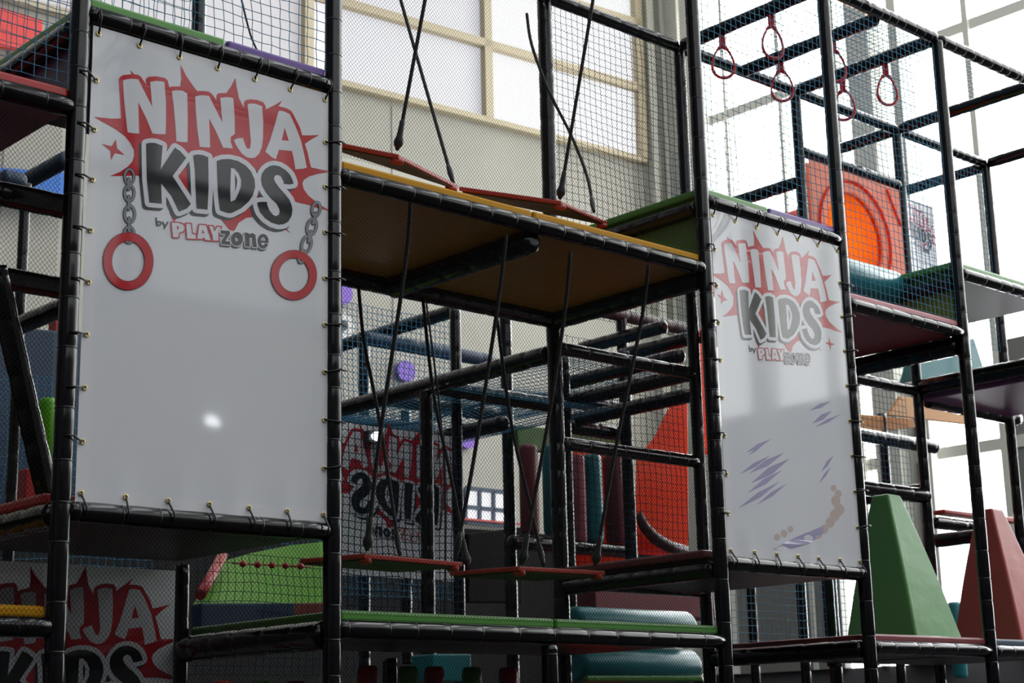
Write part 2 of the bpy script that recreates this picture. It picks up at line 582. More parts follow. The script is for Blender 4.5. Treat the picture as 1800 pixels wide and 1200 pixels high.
bary(6.0, 0, YB, ZT, 'third ring bar, ending at the rightmost front post')
bary(7.2, 0, YB, ZT, 'netted top bar running back from the right border above the tube panel')
bary(8.4, 0, YB, ZT, 'lower one of two netted top bars entering from the right border')
bary(4.8, 0, YB, 2.03, 'wide dark beam below the window gap under the pale banner', r=.05)
bary(6.0, 0, YB, 3.90, 'dark beam under the right end of the rose deck', r=.062)
bary(6.0, 0, YB, 4.30, 'dark netted bar under the green riser edge')
bary(7.2, YB, 1.75, ZT, 'netted top bar going on behind the tube panel')
bary(8.4, YB, 2 * YB, ZT - .02, 'netted bar right of the tube panel post')
bary(6.0, YB, 2 * YB, 5.27, 'short netted bar seen through the net left of the tube panel')

# ------------------------------------------------------------------ decks
DT = .075


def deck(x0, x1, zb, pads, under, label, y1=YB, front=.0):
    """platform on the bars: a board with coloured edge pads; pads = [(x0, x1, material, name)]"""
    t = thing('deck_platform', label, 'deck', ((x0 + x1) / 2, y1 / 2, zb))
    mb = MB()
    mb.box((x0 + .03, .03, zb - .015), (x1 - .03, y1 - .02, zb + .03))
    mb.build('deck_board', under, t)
    for a, b, mt, lb in pads:
        mb = MB()
        mb.box((a + .006, front, zb + .031), (b - .006, y1 - .01, zb + DT))
        o = mb.build('edge_pad', mt, t, bevel=.012)
        if lb:
            o['label'] = lb
    return t


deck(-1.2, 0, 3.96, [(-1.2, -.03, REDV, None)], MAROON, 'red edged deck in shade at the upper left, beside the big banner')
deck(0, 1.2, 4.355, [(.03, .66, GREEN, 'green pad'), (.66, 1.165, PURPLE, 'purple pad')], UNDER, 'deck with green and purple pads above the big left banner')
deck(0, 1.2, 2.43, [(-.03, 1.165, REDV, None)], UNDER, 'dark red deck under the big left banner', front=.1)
deck(1.2, 3.6, 3.96, [(1.24, 2.37, YELLOW, None), (2.37, 3.565, YELLOW, None)], YELLOWU, 'long yellow deck between the two banners, with brown shaded underside')
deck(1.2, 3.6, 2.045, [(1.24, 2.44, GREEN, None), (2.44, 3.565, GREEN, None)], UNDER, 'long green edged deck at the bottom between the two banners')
deck(3.6, 4.8, 4.34, [(3.6, 4.16, GREEN, 'green pad'), (4.16, 4.765, PURPLE, 'purple pad')], GREEN, 'deck with green and purple pads above the pale right banner')
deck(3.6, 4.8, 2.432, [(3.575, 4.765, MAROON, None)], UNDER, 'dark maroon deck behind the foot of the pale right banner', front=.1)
deck(4.8, 6.0, 3.97, [(4.84, 5.965, ROSE, None)], ROSE, 'rose red deck right of the pale banner, carrying a teal roller')
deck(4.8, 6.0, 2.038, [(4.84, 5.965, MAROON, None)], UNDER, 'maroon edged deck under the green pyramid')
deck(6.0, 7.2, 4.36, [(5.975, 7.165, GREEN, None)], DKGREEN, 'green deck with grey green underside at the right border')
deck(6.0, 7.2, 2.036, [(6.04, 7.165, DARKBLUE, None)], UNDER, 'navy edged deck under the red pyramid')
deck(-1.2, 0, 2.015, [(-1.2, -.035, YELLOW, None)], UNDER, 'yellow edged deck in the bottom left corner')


def floor_pt(p):
    return Vector((p.x, p.y, 0))


def panel(name, pts, thick, mt, label, cat):
    """a flat board with real thickness; pts run round its face"""
    p = [Vector(q) for q in pts]
    nrm = (p[1] - p[0]).cross(p[2] - p[0]).normalized() * thick
    mb = MB()
    mb.hexa(p + [q + nrm for q in p])
    return tag(mb.build(name, mt, bevel=min(.01, thick * .3)), label, cat)


panel('riser_panel', [(3.61, .05, 3.99), (3.61, YB - .05, 3.99), (3.61, YB - .05, 4.27), (3.61, .05, 4.27)], .03, DKGREEN,
      'green riser board between the yellow deck and the green edge', 'panel')
panel('riser_panel', [(6.02, .05, 4.05), (6.02, YB - .05, 4.05), (6.02, YB - .05, 4.27), (6.02, .05, 4.27)], .03, mat('olive vinyl', (0.20, 0.30, 0.04), rough=.4),
      'olive green riser board behind the net at the right, above the rose deck', 'panel')
panel('riser_panel', [(.02, .05, 4.04), (.02, YB - .05, 4.04), (.02, YB - .05, 4.27), (.02, .05, 4.27)], .03, mat('dark purple vinyl', (0.05, 0.02, 0.07), rough=.4),
      'dark purple riser board at the upper left behind blue net', 'panel')


# ------------------------------------------------------------------ nets
def square_net(o, u, v, pitch, r, mt, label, sag=.012, knots=True, name='safety_net'):
    """knotted square-mesh net hung over the rectangle o, o+u, o+v"""
    o, u, v = Vector(o), Vector(u), Vector(v)
    nu, nv = max(2, round(u.length / pitch)), max(2, round(v.length / pitch))
    nrm = u.cross(v).normalized()
    ud, vd = u.normalized(), v.normalized()
    rnd = random.Random(label)
    ph = [rnd.uniform(0, 6.28) for _ in range(4)]
    P = {}
    for i in range(nu + 1):
        for j in range(nv + 1):
            a, b = i / nu, j / nv
            e = math.sin(math.pi * a) * math.sin(math.pi * b)
            w = math.sin(a * 7 + ph[0]) * math.sin(b * 5 + ph[1])
            P[i, j] = (o + u * a + v * b + nrm * (e * sag * w * 2)
                       + ud * (rnd.uniform(-1, 1) * pitch * .06 + e * sag * math.sin(b * 9 + ph[2]))
                       + vd * (rnd.uniform(-1, 1) * pitch * .06 - e * sag * abs(math.sin(a * 6 + ph[3]))))
    mb = MB()
    for i in range(nu + 1):
        for j in range(nv + 1):
            if i < nu:
                mb.thread(P[i, j], P[i + 1, j], r)
            if j < nv:
                mb.thread(P[i, j], P[i, j + 1], r)
            if knots and 0 < i < nu and 0 < j < nv:
                p = P[i, j]
                b = len(mb.v)
                k = r * 2.1
                mb.v += [p + ud * k, p + vd * k, p - ud * k, p - vd * k, p + nrm * k, p - nrm * k]
                for q in range(4):
                    mb.face([b + q, b + (q + 1) % 4, b + 4], 0, True)
                    mb.face([b + (q + 1) % 4, b + q, b + 5], 0, True)
    return tag(mb.build(name, mt), label, 'net')


def diamond_net(o, u, v, pitch, r, mt, label, name='mesh_screen'):
    """tight fine diamond mesh, its cords running straight at two slants"""
    o, u, v = Vector(o), Vector(u), Vector(v)
    U, V = u.length, v.length
    ud, vd = u.normalized(), v.normalized()
    mb = MB()
    slope = 1.15
    n = int((U + V / slope) / pitch)
    for sgn in (1, -1):
        for i in range(-int(V / slope / pitch) - 1, int(U / pitch) + 1) if sgn == 1 else range(0, n + 1):
            x = i * pitch
            # line: p(t) = x + sgn * t / slope , t in 0..V
            t0, t1 = 0.0, V
            if sgn == 1:
                if x < 0:
                    t0 = -x * slope
                if x + t1 / slope > U:
                    t1 = (U - x) * slope
            else:
                if x > U:
                    t0 = (x - U) * slope
                if x - t1 / slope < 0:
                    t1 = x * slope
            if t1 - t0 < .01:
                continue
            mb.thread(o + ud * (x + sgn * t0 / slope) + vd * t0, o + ud * (x + sgn * t1 / slope) + vd * t1, r)
    return tag(mb.build(name, mt), label, 'net')


PB = .046
RB = .0019
square_net((.04, .006, 4.42), (1.12, 0, 0), (0, 0, 1.0), PB, RB, NETBLUE, 'blue net above the green and purple pads of the big banner bay')
square_net((.04, YB - .02, 4.45), (1.12, 0, 0), (0, 0, 1.4), PB, RB, NETBLUE, 'rear blue net behind the green and purple pads, upper left')
square_net((-1.15, .006, 4.05), (1.11, 0, 0), (0, 0, 1.2), PB, RB, NETBLUE, 'blue net in front of the red pad, upper left corner')
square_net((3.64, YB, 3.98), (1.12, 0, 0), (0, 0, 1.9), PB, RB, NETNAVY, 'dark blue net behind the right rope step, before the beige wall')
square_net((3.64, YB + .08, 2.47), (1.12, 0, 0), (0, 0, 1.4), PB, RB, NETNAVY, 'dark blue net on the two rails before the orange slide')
square_net((3.64, .006, 4.42), (1.12, 0, 0), (0, 0, 1.9), PB, RB, NETBLUE, 'blue net above the pale right banner')
square_net((4.84, .006, 4.05), (1.12, 0, 0), (0, 0, 1.84), PB, RB, NETBLUE, 'blue net before the rings and the orange tube panel')
square_net((4.84, 0.0, ZT + .03), (1.12, 0, 0), (0, YB, 0), PB, RB, NETBLUE, 'blue roof net over the red rings')
square_net((6.04, 0.0, ZT + .03), (1.12, 0, 0), (0, YB, 0), PB, RB, NETBLUE, 'blue roof net right of the rings')
square_net((6.03, YB + .03, 4.4), (0, YB, 0), (0, 0, 1.4), PB, RB, NETBLUE, 'blue side net left of the orange tube panel')
square_net((7.24, YB, 4.4), (1.12, 0, 0), (0, 0, 1.45), PB, RB, NETBLUE, 'blue net right of the orange tube panel')
square_net((4.84, YB, 2.1), (1.12, 0, 0), (0, 0, 1.8), PB, RB, NETBLUE, 'blue net behind the green pyramid')
square_net((6.04, YB + .08, 2.1), (1.12, 0, 0), (0, 0, 2.2), PB, RB, NETBLUE, 'blue net before the yellow climbing boards')
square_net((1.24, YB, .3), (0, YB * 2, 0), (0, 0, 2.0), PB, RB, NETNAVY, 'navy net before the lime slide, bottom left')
PF, RF = .0182, .0008
diamond_net((1.23, .0, 4.05), (2.34, 0, 0), (0, 0, 1.7), PF, RF, NETBLACK, 'fine black mesh around the upper rope steps')
diamond_net((1.23, -.01, 2.10), (2.34, 0, 0), (0, 0, 1.83), PF, RF, NETBLACK, 'fine black mesh around the lower hanging ropes')
diamond_net((1.23, .03, .4), (2.34, 0, 0), (0, 0, 1.6), PF, RF, NETBLACK, 'fine black mesh before the rollers under the green deck')
diamond_net((.04, .03, .4), (1.12, 0, 0), (0, 0, 2.0), PF, RF, NETBLACK, 'fine black mesh under the big left banner')
diamond_net((-1.18, .03, 2.1), (1.14, 0, 0), (0, 0, 1.8), PF, RF, NETBLACK, 'fine black mesh left of the big banner')
diamond_net((-1.18, -.04, .4), (1.14, 0, 0), (0, 0, 1.75), PF, RF, NETBLACK, 'fine black mesh in the bottom left corner')

# ------------------------------------------------------------------ banners
def P(*a):
    return [tuple(q) for q in a]


L_N = P((213, 143), (220, 141), (229, 140.2), (240, 141.2), (264.5, 189.5), (261, 145.5), (271, 144), (280, 144.6), (286, 146.2), (288.5, 180), (288.7, 210), (288, 237.5), (276, 237.3), (265, 236.2), (254.5, 210.5), (240, 181), (241, 220), (241.5, 236.2), (231, 235.8), (221.2, 234), (218.5, 210.5), (214.5, 170))
L_I = P((299, 162), (303, 160.8), (308, 160.3), (318, 161.2), (326, 166), (327, 210), (326.5, 251.5), (317, 251.2), (307, 249.8), (305, 220), (302, 185))
L_N2 = P((340, 171.5), (347, 169.5), (355, 169), (364.5, 170.5), (387.5, 216.5), (384, 173.5), (394, 172.2), (402, 173), (407, 174.5), (409.5, 210), (409.5, 237), (402.5, 242), (402, 250), (406.2, 262.5), (389, 261), (375.5, 230.5), (364.5, 209.5), (365.5, 235), (366.2, 261), (348, 259.5), (344, 230.5), (341, 195))
L_J = P((432, 185), (437, 183.5), (446, 184), (457.5, 188.5), (459.5, 215), (459, 245), (457, 260), (452, 272), (445, 278.5), (438, 279.5), (430, 277.5), (422, 271.5), (415, 262), (410, 253), (408, 247.5), (415, 244.5), (424, 243.8), (427.5, 255), (430, 261), (433.5, 263.5), (436.5, 261), (437.8, 250), (436, 230), (434.5, 210))
L_A = P((488, 196), (496, 197.5), (506, 202), (516, 223), (526, 249), (532, 275), (536, 295.5), (530, 297.8), (516, 299), (513, 280), (510, 267), (487, 264.5), (481.5, 281.5), (474, 277.5), (463, 268), (472, 247), (480, 220), (486, 199))
H_A = P((497, 226), (492, 248), (504.5, 249))
BLOB = P((162.5, 207), (178, 208.5), (193, 210), (210, 209.5), (207, 160), (205.8, 142), (208, 137), (214, 133.5), (229, 132), (225.5, 124.5), (233, 132.2), (240, 133), (245, 136.5), (254.5, 151), (253.5, 142), (256, 137.5), (261, 136.2), (273, 135.8), (287, 138.5), (292, 143), (294.5, 155), (300, 153.5), (314, 153.5), (316, 140), (314.5, 115.5), (324, 134), (339, 156), (344, 161.5), (354, 161.2), (364, 162.5), (370, 167), (377.5, 177.5), (377.5, 169), (381, 165.5), (395, 164.8), (404, 152), (411, 138), (413, 153), (417, 174), (426, 191), (425.5, 182), (429, 177.5), (438, 175.8), (449, 177), (460, 181.5), (464, 188), (464.5, 193.5), (480, 186), (493, 178), (487, 188), (500, 191.5), (508, 195.5), (512, 201), (524, 225), (528.5, 239), (540, 239.2), (558.5, 238.5), (545, 246), (533, 254), (538, 271), (542, 289), (544, 295.5), (560, 299), (578.5, 302.2), (568, 305), (555, 307), (540, 311.5), (531, 317.5), (528.5, 324), (531, 334), (539, 345), (553, 356), (565, 364), (579, 372.5), (558, 368), (540, 361.5), (514, 355.5), (500, 375), (470, 388), (442, 382.7), (430, 384), (416.7, 392.7), (408.7, 407.3), (400.7, 406), (385.3, 386), (375, 365), (345, 355), (325, 379), (307, 386), (303, 391.3), (296, 378), (285, 335), (262, 335), (240, 310), (190, 311), (208, 303.5), (222, 294), (230, 285), (233, 275), (232.5, 265), (226, 252), (216, 240), (198, 227), (178, 216))
FLICK = P((496.8, 403.2), (500.5, 402.8), (507.8, 411))
STAR = P((201, 246.5), (203, 262), (216, 273.8), (199, 270.5), (192, 283), (191.5, 267), (176.5, 254.5), (193.5, 258.5))
K_ = P((253.5, 254), (260, 252.5), (270, 253), (282.5, 258), (279, 299), (304, 261), (313, 267), (324, 279), (300, 311), (332, 360), (325, 368), (311, 373.5), (298, 346), (280, 324), (281, 359.5), (259, 357.5), (254.5, 315))
I_ = P((336, 274.5), (344, 273), (353, 274), (362.5, 278), (363.3, 330), (361.3, 370), (342, 368), (340.7, 343), (339, 300))
D_ = P((377.5, 284.5), (386, 281.5), (400, 281), (415, 284.5), (428, 292), (438, 303), (444, 317), (445, 330), (441, 345), (434, 355.3), (420.7, 367.3), (403.3, 376), (396.7, 376), (383.3, 371.3), (381, 356.7), (379.3, 336.7))
H_D = P((402.5, 296.5), (409, 298), (416, 306), (420.5, 318), (420, 330), (416, 340), (410, 352.7), (402, 356), (401.3, 336.7), (401.8, 320))
SLIT = P((409.5, 307), (413.5, 317), (413, 326), (410, 338))
S_ = P((512.5, 324.5), (505, 325.8), (495.5, 324.8), (494.5, 320), (490, 311.5), (485, 308.8), (480, 310), (478, 315), (480, 321), (488, 332), (498, 343), (505, 352), (509, 361), (510.5, 370), (509, 381), (503, 391), (495, 395.5), (486, 396.5), (474, 393), (462, 385), (453, 374), (449, 362), (448.5, 357.5), (455, 356), (465.5, 356.2), (466.5, 362), (470, 371), (476, 378.5), (481, 381), (486, 379), (488, 374), (487, 368), (482, 359), (472, 350), (463, 339), (457, 328), (455, 317), (456.5, 307), (462, 299), (470, 293.5), (478, 291.8), (488, 294), (498, 300), (506, 308), (510.5, 317))
PL_P = P((297.3, 391.6), (311.3, 392), (319.3, 395.3), (322.7, 402), (319.3, 408.7), (312, 411), (311.3, 419.3), (300, 419), (298.3, 404.7))
PH_P = P((307.6, 398), (310.7, 400), (310.7, 403.3), (308, 405))
PL_L = P((322.7, 393.3), (332.7, 394), (334.7, 411.6), (342, 413), (342, 422), (324.7, 421.3))
PL_A = P((346, 395.3), (359.3, 396.4), (368.7, 424.7), (356.7, 424), (354.7, 419.6), (352.7, 422), (342, 422))
PH_A = P((352.7, 404), (351.3, 411.3), (356, 411.6))
PL_Y = P((362, 397.3), (371.3, 398), (374, 406), (377.3, 398.7), (386, 399.6), (381.3, 412.7), (382, 425.3), (370, 425), (369.3, 415.3))
Z_Z = P((384, 406), (400.5, 407.5), (400, 413), (392.5, 425), (401, 426), (400.7, 432), (385.3, 430.7), (385.5, 425), (392.5, 413.3), (384.3, 412))
Z_N = P((426, 410), (433, 411), (434, 413), (440, 411), (445, 414), (447.5, 436), (440, 435.5), (438.5, 419), (435, 420), (435.5, 435), (427.3, 434.5))


def ell(cx, cy, rx, ry, n=20, a0=0, a1=360):
    return [(cx + rx * math.cos(math.radians(a0 + (a1 - a0) * i / n)), cy + ry * math.sin(math.radians(a0 + (a1 - a0) * i / n))) for i in range(n + (0 if a1 - a0 == 360 else 1))]


def arc_band(cx, cy, rx, ry, th, a0, a1, n=18):
    o = ell(cx, cy, rx, ry, n, a0, a1)
    i = ell(cx, cy, rx - th, ry - th, n, a0, a1)
    return o + i[::-1]


def resample(poly, step=14):
    """split long edges so that a print follows the cloth"""
    out = []
    for i, p in enumerate(poly):
        q = poly[(i + 1) % len(poly)]
        k = max(1, int(math.hypot(q[0] - p[0], q[1] - p[1]) // step))
        for j in range(k):
            out.append((p[0] + (q[0] - p[0]) * j / k, p[1] + (q[1] - p[1]) * j / k))
    return out


def tri_fill(loops):
    from mathutils.geometry import tessellate_polygon
    flat = [p for l in loops for p in l]
    tris = tessellate_polygon([[Vector((x, y, 0)) for x, y in l] for l in loops])
    return flat, tris


def stroke_polys(poly, w, closed=True):
    """quads and round joints along a line, all in one ink"""
    out = []
    n = len(poly)
    for i in range(n if closed else n - 1):
        p, q = poly[i], poly[(i + 1) % n]
        dx, dy = q[0] - p[0], q[1] - p[1]
        l = math.hypot(dx, dy)
        if l < 1e-6:
            continue
        nx, ny = -dy / l * w, dx / l * w
        out.append([(p[0] + nx, p[1] + ny), (q[0] + nx, q[1] + ny), (q[0] - nx, q[1] - ny), (p[0] - nx, p[1] - ny)])
    for p in poly:
        out.append(ell(p[0], p[1], w, w, 10))
    return out


# print list: (loops in the tracing frame of the left banner, ink index, layer)
INKS = [WHITEV, HEM, INKRED, INKDARK, INKNAVY, INKGREY, INKLILAC, INKDUST]


def logo_print(star=True):
    pr = []

    def add(loops, ink, layer):
        pr.append((loops, ink, layer))
    add([BLOB], 2, 1)
    add([FLICK], 2, 1)
    for l in (L_N, L_I, L_N2, L_J):
        add([l], 0, 2)
    add([L_A, H_A], 0, 2)
    shade = [K_, I_, D_, S_]
    for l in shade:
        sh = [(x - 4.5, y + 4.5) for x, y in l]
        add([sh], 4, 2)
        for q in stroke_polys(sh, 8.0):
            add([q], 4, 2)
    for l in shade:
        add([l], 0, 3)
        for q in stroke_polys(l, 8.0):
            add([q], 0, 3)
    add([K_], 3, 4); add([I_], 3, 4); add([D_, H_D], 3, 4); add([S_], 3, 4); add([SLIT], 3, 4)
    if star:
        add([STAR], 2, 1)
    # by
    for q in stroke_polys([(271.2, 384.5), (272.6, 398)], 1.3, False) + stroke_polys(ell(276.2, 394.2, 3.1, 3.6, 12), 1.2) + \
            stroke_polys([(282.2, 391.5), (287, 399)], 1.3, False) + stroke_polys([(291.6, 392), (285.5, 402.6)], 1.3, False):
        add([q], 4, 2)
    for l in (PL_P, PL_L, PL_A, PL_Y):
        for q in stroke_polys(l, 1.0):
            add([q], 2, 5)
    for l, h in ((PL_P, PH_P), (PL_L, None), (PL_A, PH_A), (PL_Y, None)):
        add([l], 0, 4)
        if h:
            add([h], 2, 5)
    ze = [[Z_Z], [ell(412.7, 421.5, 10.7, 12.2), ell(412.7, 421.5, 3.4, 4.4)], [Z_N],
          [arc_band(458.5, 425.5, 10, 13, 6.2, 25, 355)], [[(450, 423.5), (468.3, 424.8), (468.2, 429), (450, 427.6)]]]
    for loops in ze:
        for q in stroke_polys([(x - 1.2, y + 2.6) for x, y in loops[0]], 1.2):
            add([q], 4, 3)
        for q in stroke_polys(loops[0], 1.6):
            add([q], 0, 5)
        add(loops, 3, 6)
    return pr


def chain_and_ring(links, ring):
    pr = []
    for kind, cx, cy, rx, ry, tilt in links:
        def tr(p):
            c, s = math.cos(tilt), math.sin(tilt)
            return [(cx + x * c - y * s, cy + x * s + y * c) for x, y in p]
        if kind == 'o':
            e = tr(ell(0, 0, rx, ry, 20))
            pr += [([q], 3, 2) for q in stroke_polys(e, 2.9)] + [([q], 5, 3) for q in stroke_polys(e, 2.0)]
        else:
            e = tr([(0, -ry), (0, ry)])
            pr += [([q], 3, 4) for q in stroke_polys(e, 3.4, False)] + [([q], 5, 5) for q in stroke_polys(e, 2.4, False)]
    cx, cy, rx, ry, th = ring
    pr.append(([ell(cx, cy, rx + .8, ry + .8, 40), ell(cx, cy, rx - th - .8, ry - th - .8, 40)], 3, 4))
    pr.append(([ell(cx, cy, rx, ry, 40), ell(cx, cy, rx - th, ry - th, 40)], 2, 5))
    return pr


def frameplane(px, py):
    p = onY(px, py, 0.0)
    return (p.x, p.z)


def clip_loop(loop, lo, hi):
    for lim, keep in ((lo, lambda v: v >= lo), (hi, lambda v: v <= hi)):
        out = []
        for i, p in enumerate(loop):
            q = loop[(i + 1) % len(loop)]
            if keep(p[0]):
                out.append(p)
            if keep(p[0]) != keep(q[0]):
                t = (lim - p[0]) / (q[0] - p[0])
                out.append((lim, p[1] + (q[1] - p[1]) * t))
        loop = out
        if len(loop) < 3:
            return []
    return loop


def make_banner(label, x0, x1, z0, z1, y, prints, mapf, seed, eyelets=True, mirror=False, shade=None):
    """a hemmed vinyl sheet with its print, laced into the frame through brass eyelets"""
    t = thing('advertising_banner', label, 'banner', ((x0 + x1) / 2, y, z0))
    rnd = random.Random(seed)
    W, H = x1 - x0, z1 - z0
    creases = [(rnd.uniform(.04, .3), rnd.uniform(.06, .16), rnd.uniform(-.5, .5)) for _ in range(7)]

    def disp(x, z):
        a, b = (x - x0) / W, (z - z0) / H
        d = 0.0025 * math.sin(a * 9 + seed) * max(0, 1 - b / .3)
        for i, (c, w, sl) in enumerate(creases):
            # puckers running up from the lower eyelets and in from the upper left corner
            if i < 4:
                u = (a - (.16 + .22 * i) + (b * sl * .8)) / .045
                d += .006 * math.exp(-u * u) * max(0, 1 - b / w)
            else:
                u = ((a + (1 - b) * H / W * .9) - .12 * (i - 3)) / .035
                d += .004 * math.exp(-u * u) * max(0, 1 - a * 7) * max(0, 1 - (1 - b) * 6)
        return d
    mb = MB()
    nu, nv = 44, 70
    g = {}
    for i in range(nu + 1):
        for j in range(nv + 1):
            x, z = x0 + W * i / nu, z0 + H * j / nv
            g[i, j] = len(mb.v)
            mb.v.append(Vector((x, y - disp(x, z), z)))
    for i in range(nu):
        for j in range(nv):
            hem = i < 2 or i >= nu - 2 or j < 2 or j >= nv - 2
            mb.face([g[i, j], g[i + 1, j], g[i + 1, j + 1], g[i, j + 1]], 1 if hem else 0, True)
    order = {}
    for loops, ink, layer in prints:
        loops2 = [[mapf(*p) for p in resample(l, 9)] for l in loops]
        loops2 = [q for q in (clip_loop(l, x0 + .002, x1 - .002) for l in loops2) if len(q) > 2]
        if not loops2:
            continue
        flat, tris = tri_fill(loops2)
        b = len(mb.v)
        order[layer] = order.get(layer, 0) + 1      # every patch of ink a hair above the one before
        for x, z in flat:
            mb.v.append(Vector((x, y - disp(x, z) - .0007 * layer - .000003 * order[layer], z)))
        for tr in tris:
            i, j, k = (b + q for q in tr)
            n = (mb.v[j] - mb.v[i]).cross(mb.v[k] - mb.v[i])
            mb.face([i, j, k] if n.y < 0 else [i, k, j], ink, False)
    mb.build('banner_sheet', INKS, t)
    if eyelets:
        spots = []
        for i in range(7):
            u = x0 + .022 + (W - .044) * i / 6
            spots += [(u, z1 - .03, 0, 1), (u, z0 + .034, 0, -1)]
        for j in range(1, 9):
            v = z0 + .022 + (H - .044) * j / 9
            spots += [(x0 + .020, v, -1, 0), (x1 - .020, v, 1, 0)]
        for x, z, dx, dz in spots:
            yy = y - disp(x, z) - .002
            e = MB()
            e.tube([Vector((x + .0085 * math.cos(q), yy - .001, z + .0085 * math.sin(q))) for q in [k * math.pi / 6 for k in range(12)]], .0032, 6, closed=True)
            e.build('eyelet', BRASS, t)
            k = MB()
            dirv = Vector((dx, 0, dz))
            jx = rnd.uniform(-.012, .012)
            tip = Vector((x, 0, z)) + dirv * .075 + Vector((0 if dx else jx, 0, jx if dx else 0))
            k.tube([Vector((x, yy + .012, z)), Vector((x, yy - .006, z)) + dirv * .008, Vector((tip.x, y - .041, tip.z)) - dirv * .02,
                    Vector((tip.x, y - .030, tip.z)) + dirv * .012], .0042, 6)
            k.build('lacing_cord', TIE, t)
    return t


LEFT_LINKS = [('o', 224, 312, 8.2, 13, 0), ('i', 222.6, 325, 0, 9, 0), ('o', 224, 341, 8.5, 14, 0), ('i', 223, 358, 0, 11, 0), ('o', 224.5, 378, 9, 15, 0),
              ('i', 223.4, 396, 0, 11, 0), ('o', 223.6, 414, 9, 14, 0)]
RIGHT_LINKS = [('o', 552, 369, 7, 12, .2), ('i', 549, 385, 0, 9, .2), ('o', 544.5, 400, 8, 14, .22), ('i', 541, 417, 0, 9, .25), ('o', 535, 431, 8, 15, .25),
               ('o', 527, 452, 5, 11, .25)]
pr_left = logo_print() + chain_and_ring(LEFT_LINKS, (221.8, 460.5, 44, 50.5, 15)) + chain_and_ring(RIGHT_LINKS, (512.7, 484.7, 40.3, 43.6, 13.5))
make_banner('large white banner with red rings on chains under its red burst lettering, at the left', .048, 1.168, 2.462, 4.312, -.012, pr_left, frameplane, 3)

# the right banner repeats the lettering
q1, q2 = onY(1268.7, 430.7, 0), frameplane(213, 143)
DX, DZ = q1.x - q2[0], q1.z - q2[1]


def right_map(px, py):
    x, z = frameplane(px, py)
    return (x + DX, z + DZ)


def right_px(poly):
    """outline seen on the right banner -> tracing frame of the left one is skipped"""
    return [('w', onY(px, py, 0).x, onY(px, py, 0).z) for px, py in poly]


def map_any(*p):
    if len(p) == 3:
        return (p[1], p[2])
    return right_map(*p)


pr_right = [(l, i, k) for l, i, k in logo_print(False)]


def rp(px, py):
    p = onY(px, py, 0)
    # inverse of right_map is not needed: find tracing-frame pixel of the same spot
    v = Vector((p.x - DX, 0, p.z - DZ)) - CAM
    zc = v.dot(FW)
    return (900 + F_PX * v.dot(RT) / zc, 600 - F_PX * v.dot(UP) / zc)


def rpl(*pts):
    return [rp(*p) for p in pts]


for st in (rpl((1266, 510), (1269, 523), (1276, 528), (1268, 530), (1265, 535), (1264, 526), (1257, 518), (1264, 520)),
           rpl((1454, 592), (1456.5, 602), (1464, 606), (1457, 608), (1457, 618), (1454.5, 607), (1447, 603), (1454, 602))):
    pr_right.append(([st], 2, 1))
# speed streaks
for a, b, w in (((1312, 800), (1335, 785), 2), ((1308, 796), (1352, 772), 4), ((1296, 834), (1352, 800), 4), ((1314, 832), (1375, 796), 6), ((1310, 867), (1372, 826), 5),
                ((1316, 850), (1385, 806), 7), ((1294, 894), (1368, 846), 5), ((1326, 888), (1380, 850), 4), ((1420, 722), (1458, 705), 4), ((1424, 745), (1460, 722), 5),
                ((1428, 752), (1475, 728), 3), ((1436, 850), (1458, 820), 3), ((1440, 830), (1462, 800), 4)):
    mx, my = (a[0] + b[0]) / 2, (a[1] + b[1]) / 2
    pr_right.append(([rpl(a, (mx - w * .35, my - w * .9), b, (mx + w * .35, my + w * .9))], 6, 1))
pr_right.append(([rpl((1354, 966), (1382, 950), (1410, 938), (1440, 926), (1452, 928), (1440, 942), (1418, 956), (1388, 965))], 6, 1))
for cx, cy, r in ((1466, 880, 8), (1472, 896, 9), (1464, 906, 9), (1470, 868, 6), (1456, 918, 8), (1446, 930, 7), (1436, 940, 6), (1362, 944, 5), (1374, 938, 6), (1386, 930, 5), (1462, 858, 5)):
    e = [rp(cx + r * math.cos(q), cy + r * 1.15 * math.sin(q)) for q in [k * math.pi / 8 for k in range(16)]]
    pr_right.append(([e], 7, 1))
make_banner('pale white banner with red burst lettering and lilac streaks, right of the yellow deck', 3.648, 4.768, 2.462, 4.298, -.012, pr_right, right_map, 11)

# shaded banner under the left one: same lettering one bay further back
j1 = onY(165, 1038, YB)
j0 = frameplane(432, 185)
EX, EZ = j1.x - j0[0], j1.z - j0[1]
make_banner('shaded banner with red burst lettering behind fine mesh in the bottom left corner', .04, 1.15, .6, 2.37, YB - .03, logo_print(),
            lambda px, py: (frameplane(px, py)[0] + EX, frameplane(px, py)[1] + EZ), 5, eyelets=False)

# a banner seen from behind through the ropes, its print mirrored
YF = 2.62
s_old = frameplane(480, 345)
s_new = onY(637, 868, YF)
SC = 1.02


def far_map(px, py):
    x, z = frameplane(px, py)
    return (s_new.x - (x - s_old[0]) * SC, s_new.z + (z - s_old[1]) * SC)


make_banner('dim banner seen from behind with mirrored lettering, beyond the ropes', onY(598, 850, YF).x, onY(803, 850, YF).x, onY(680, 1015, YF).z, onY(680, 752, YF).z, YF, logo_print(), far_map, 8, eyelets=False)

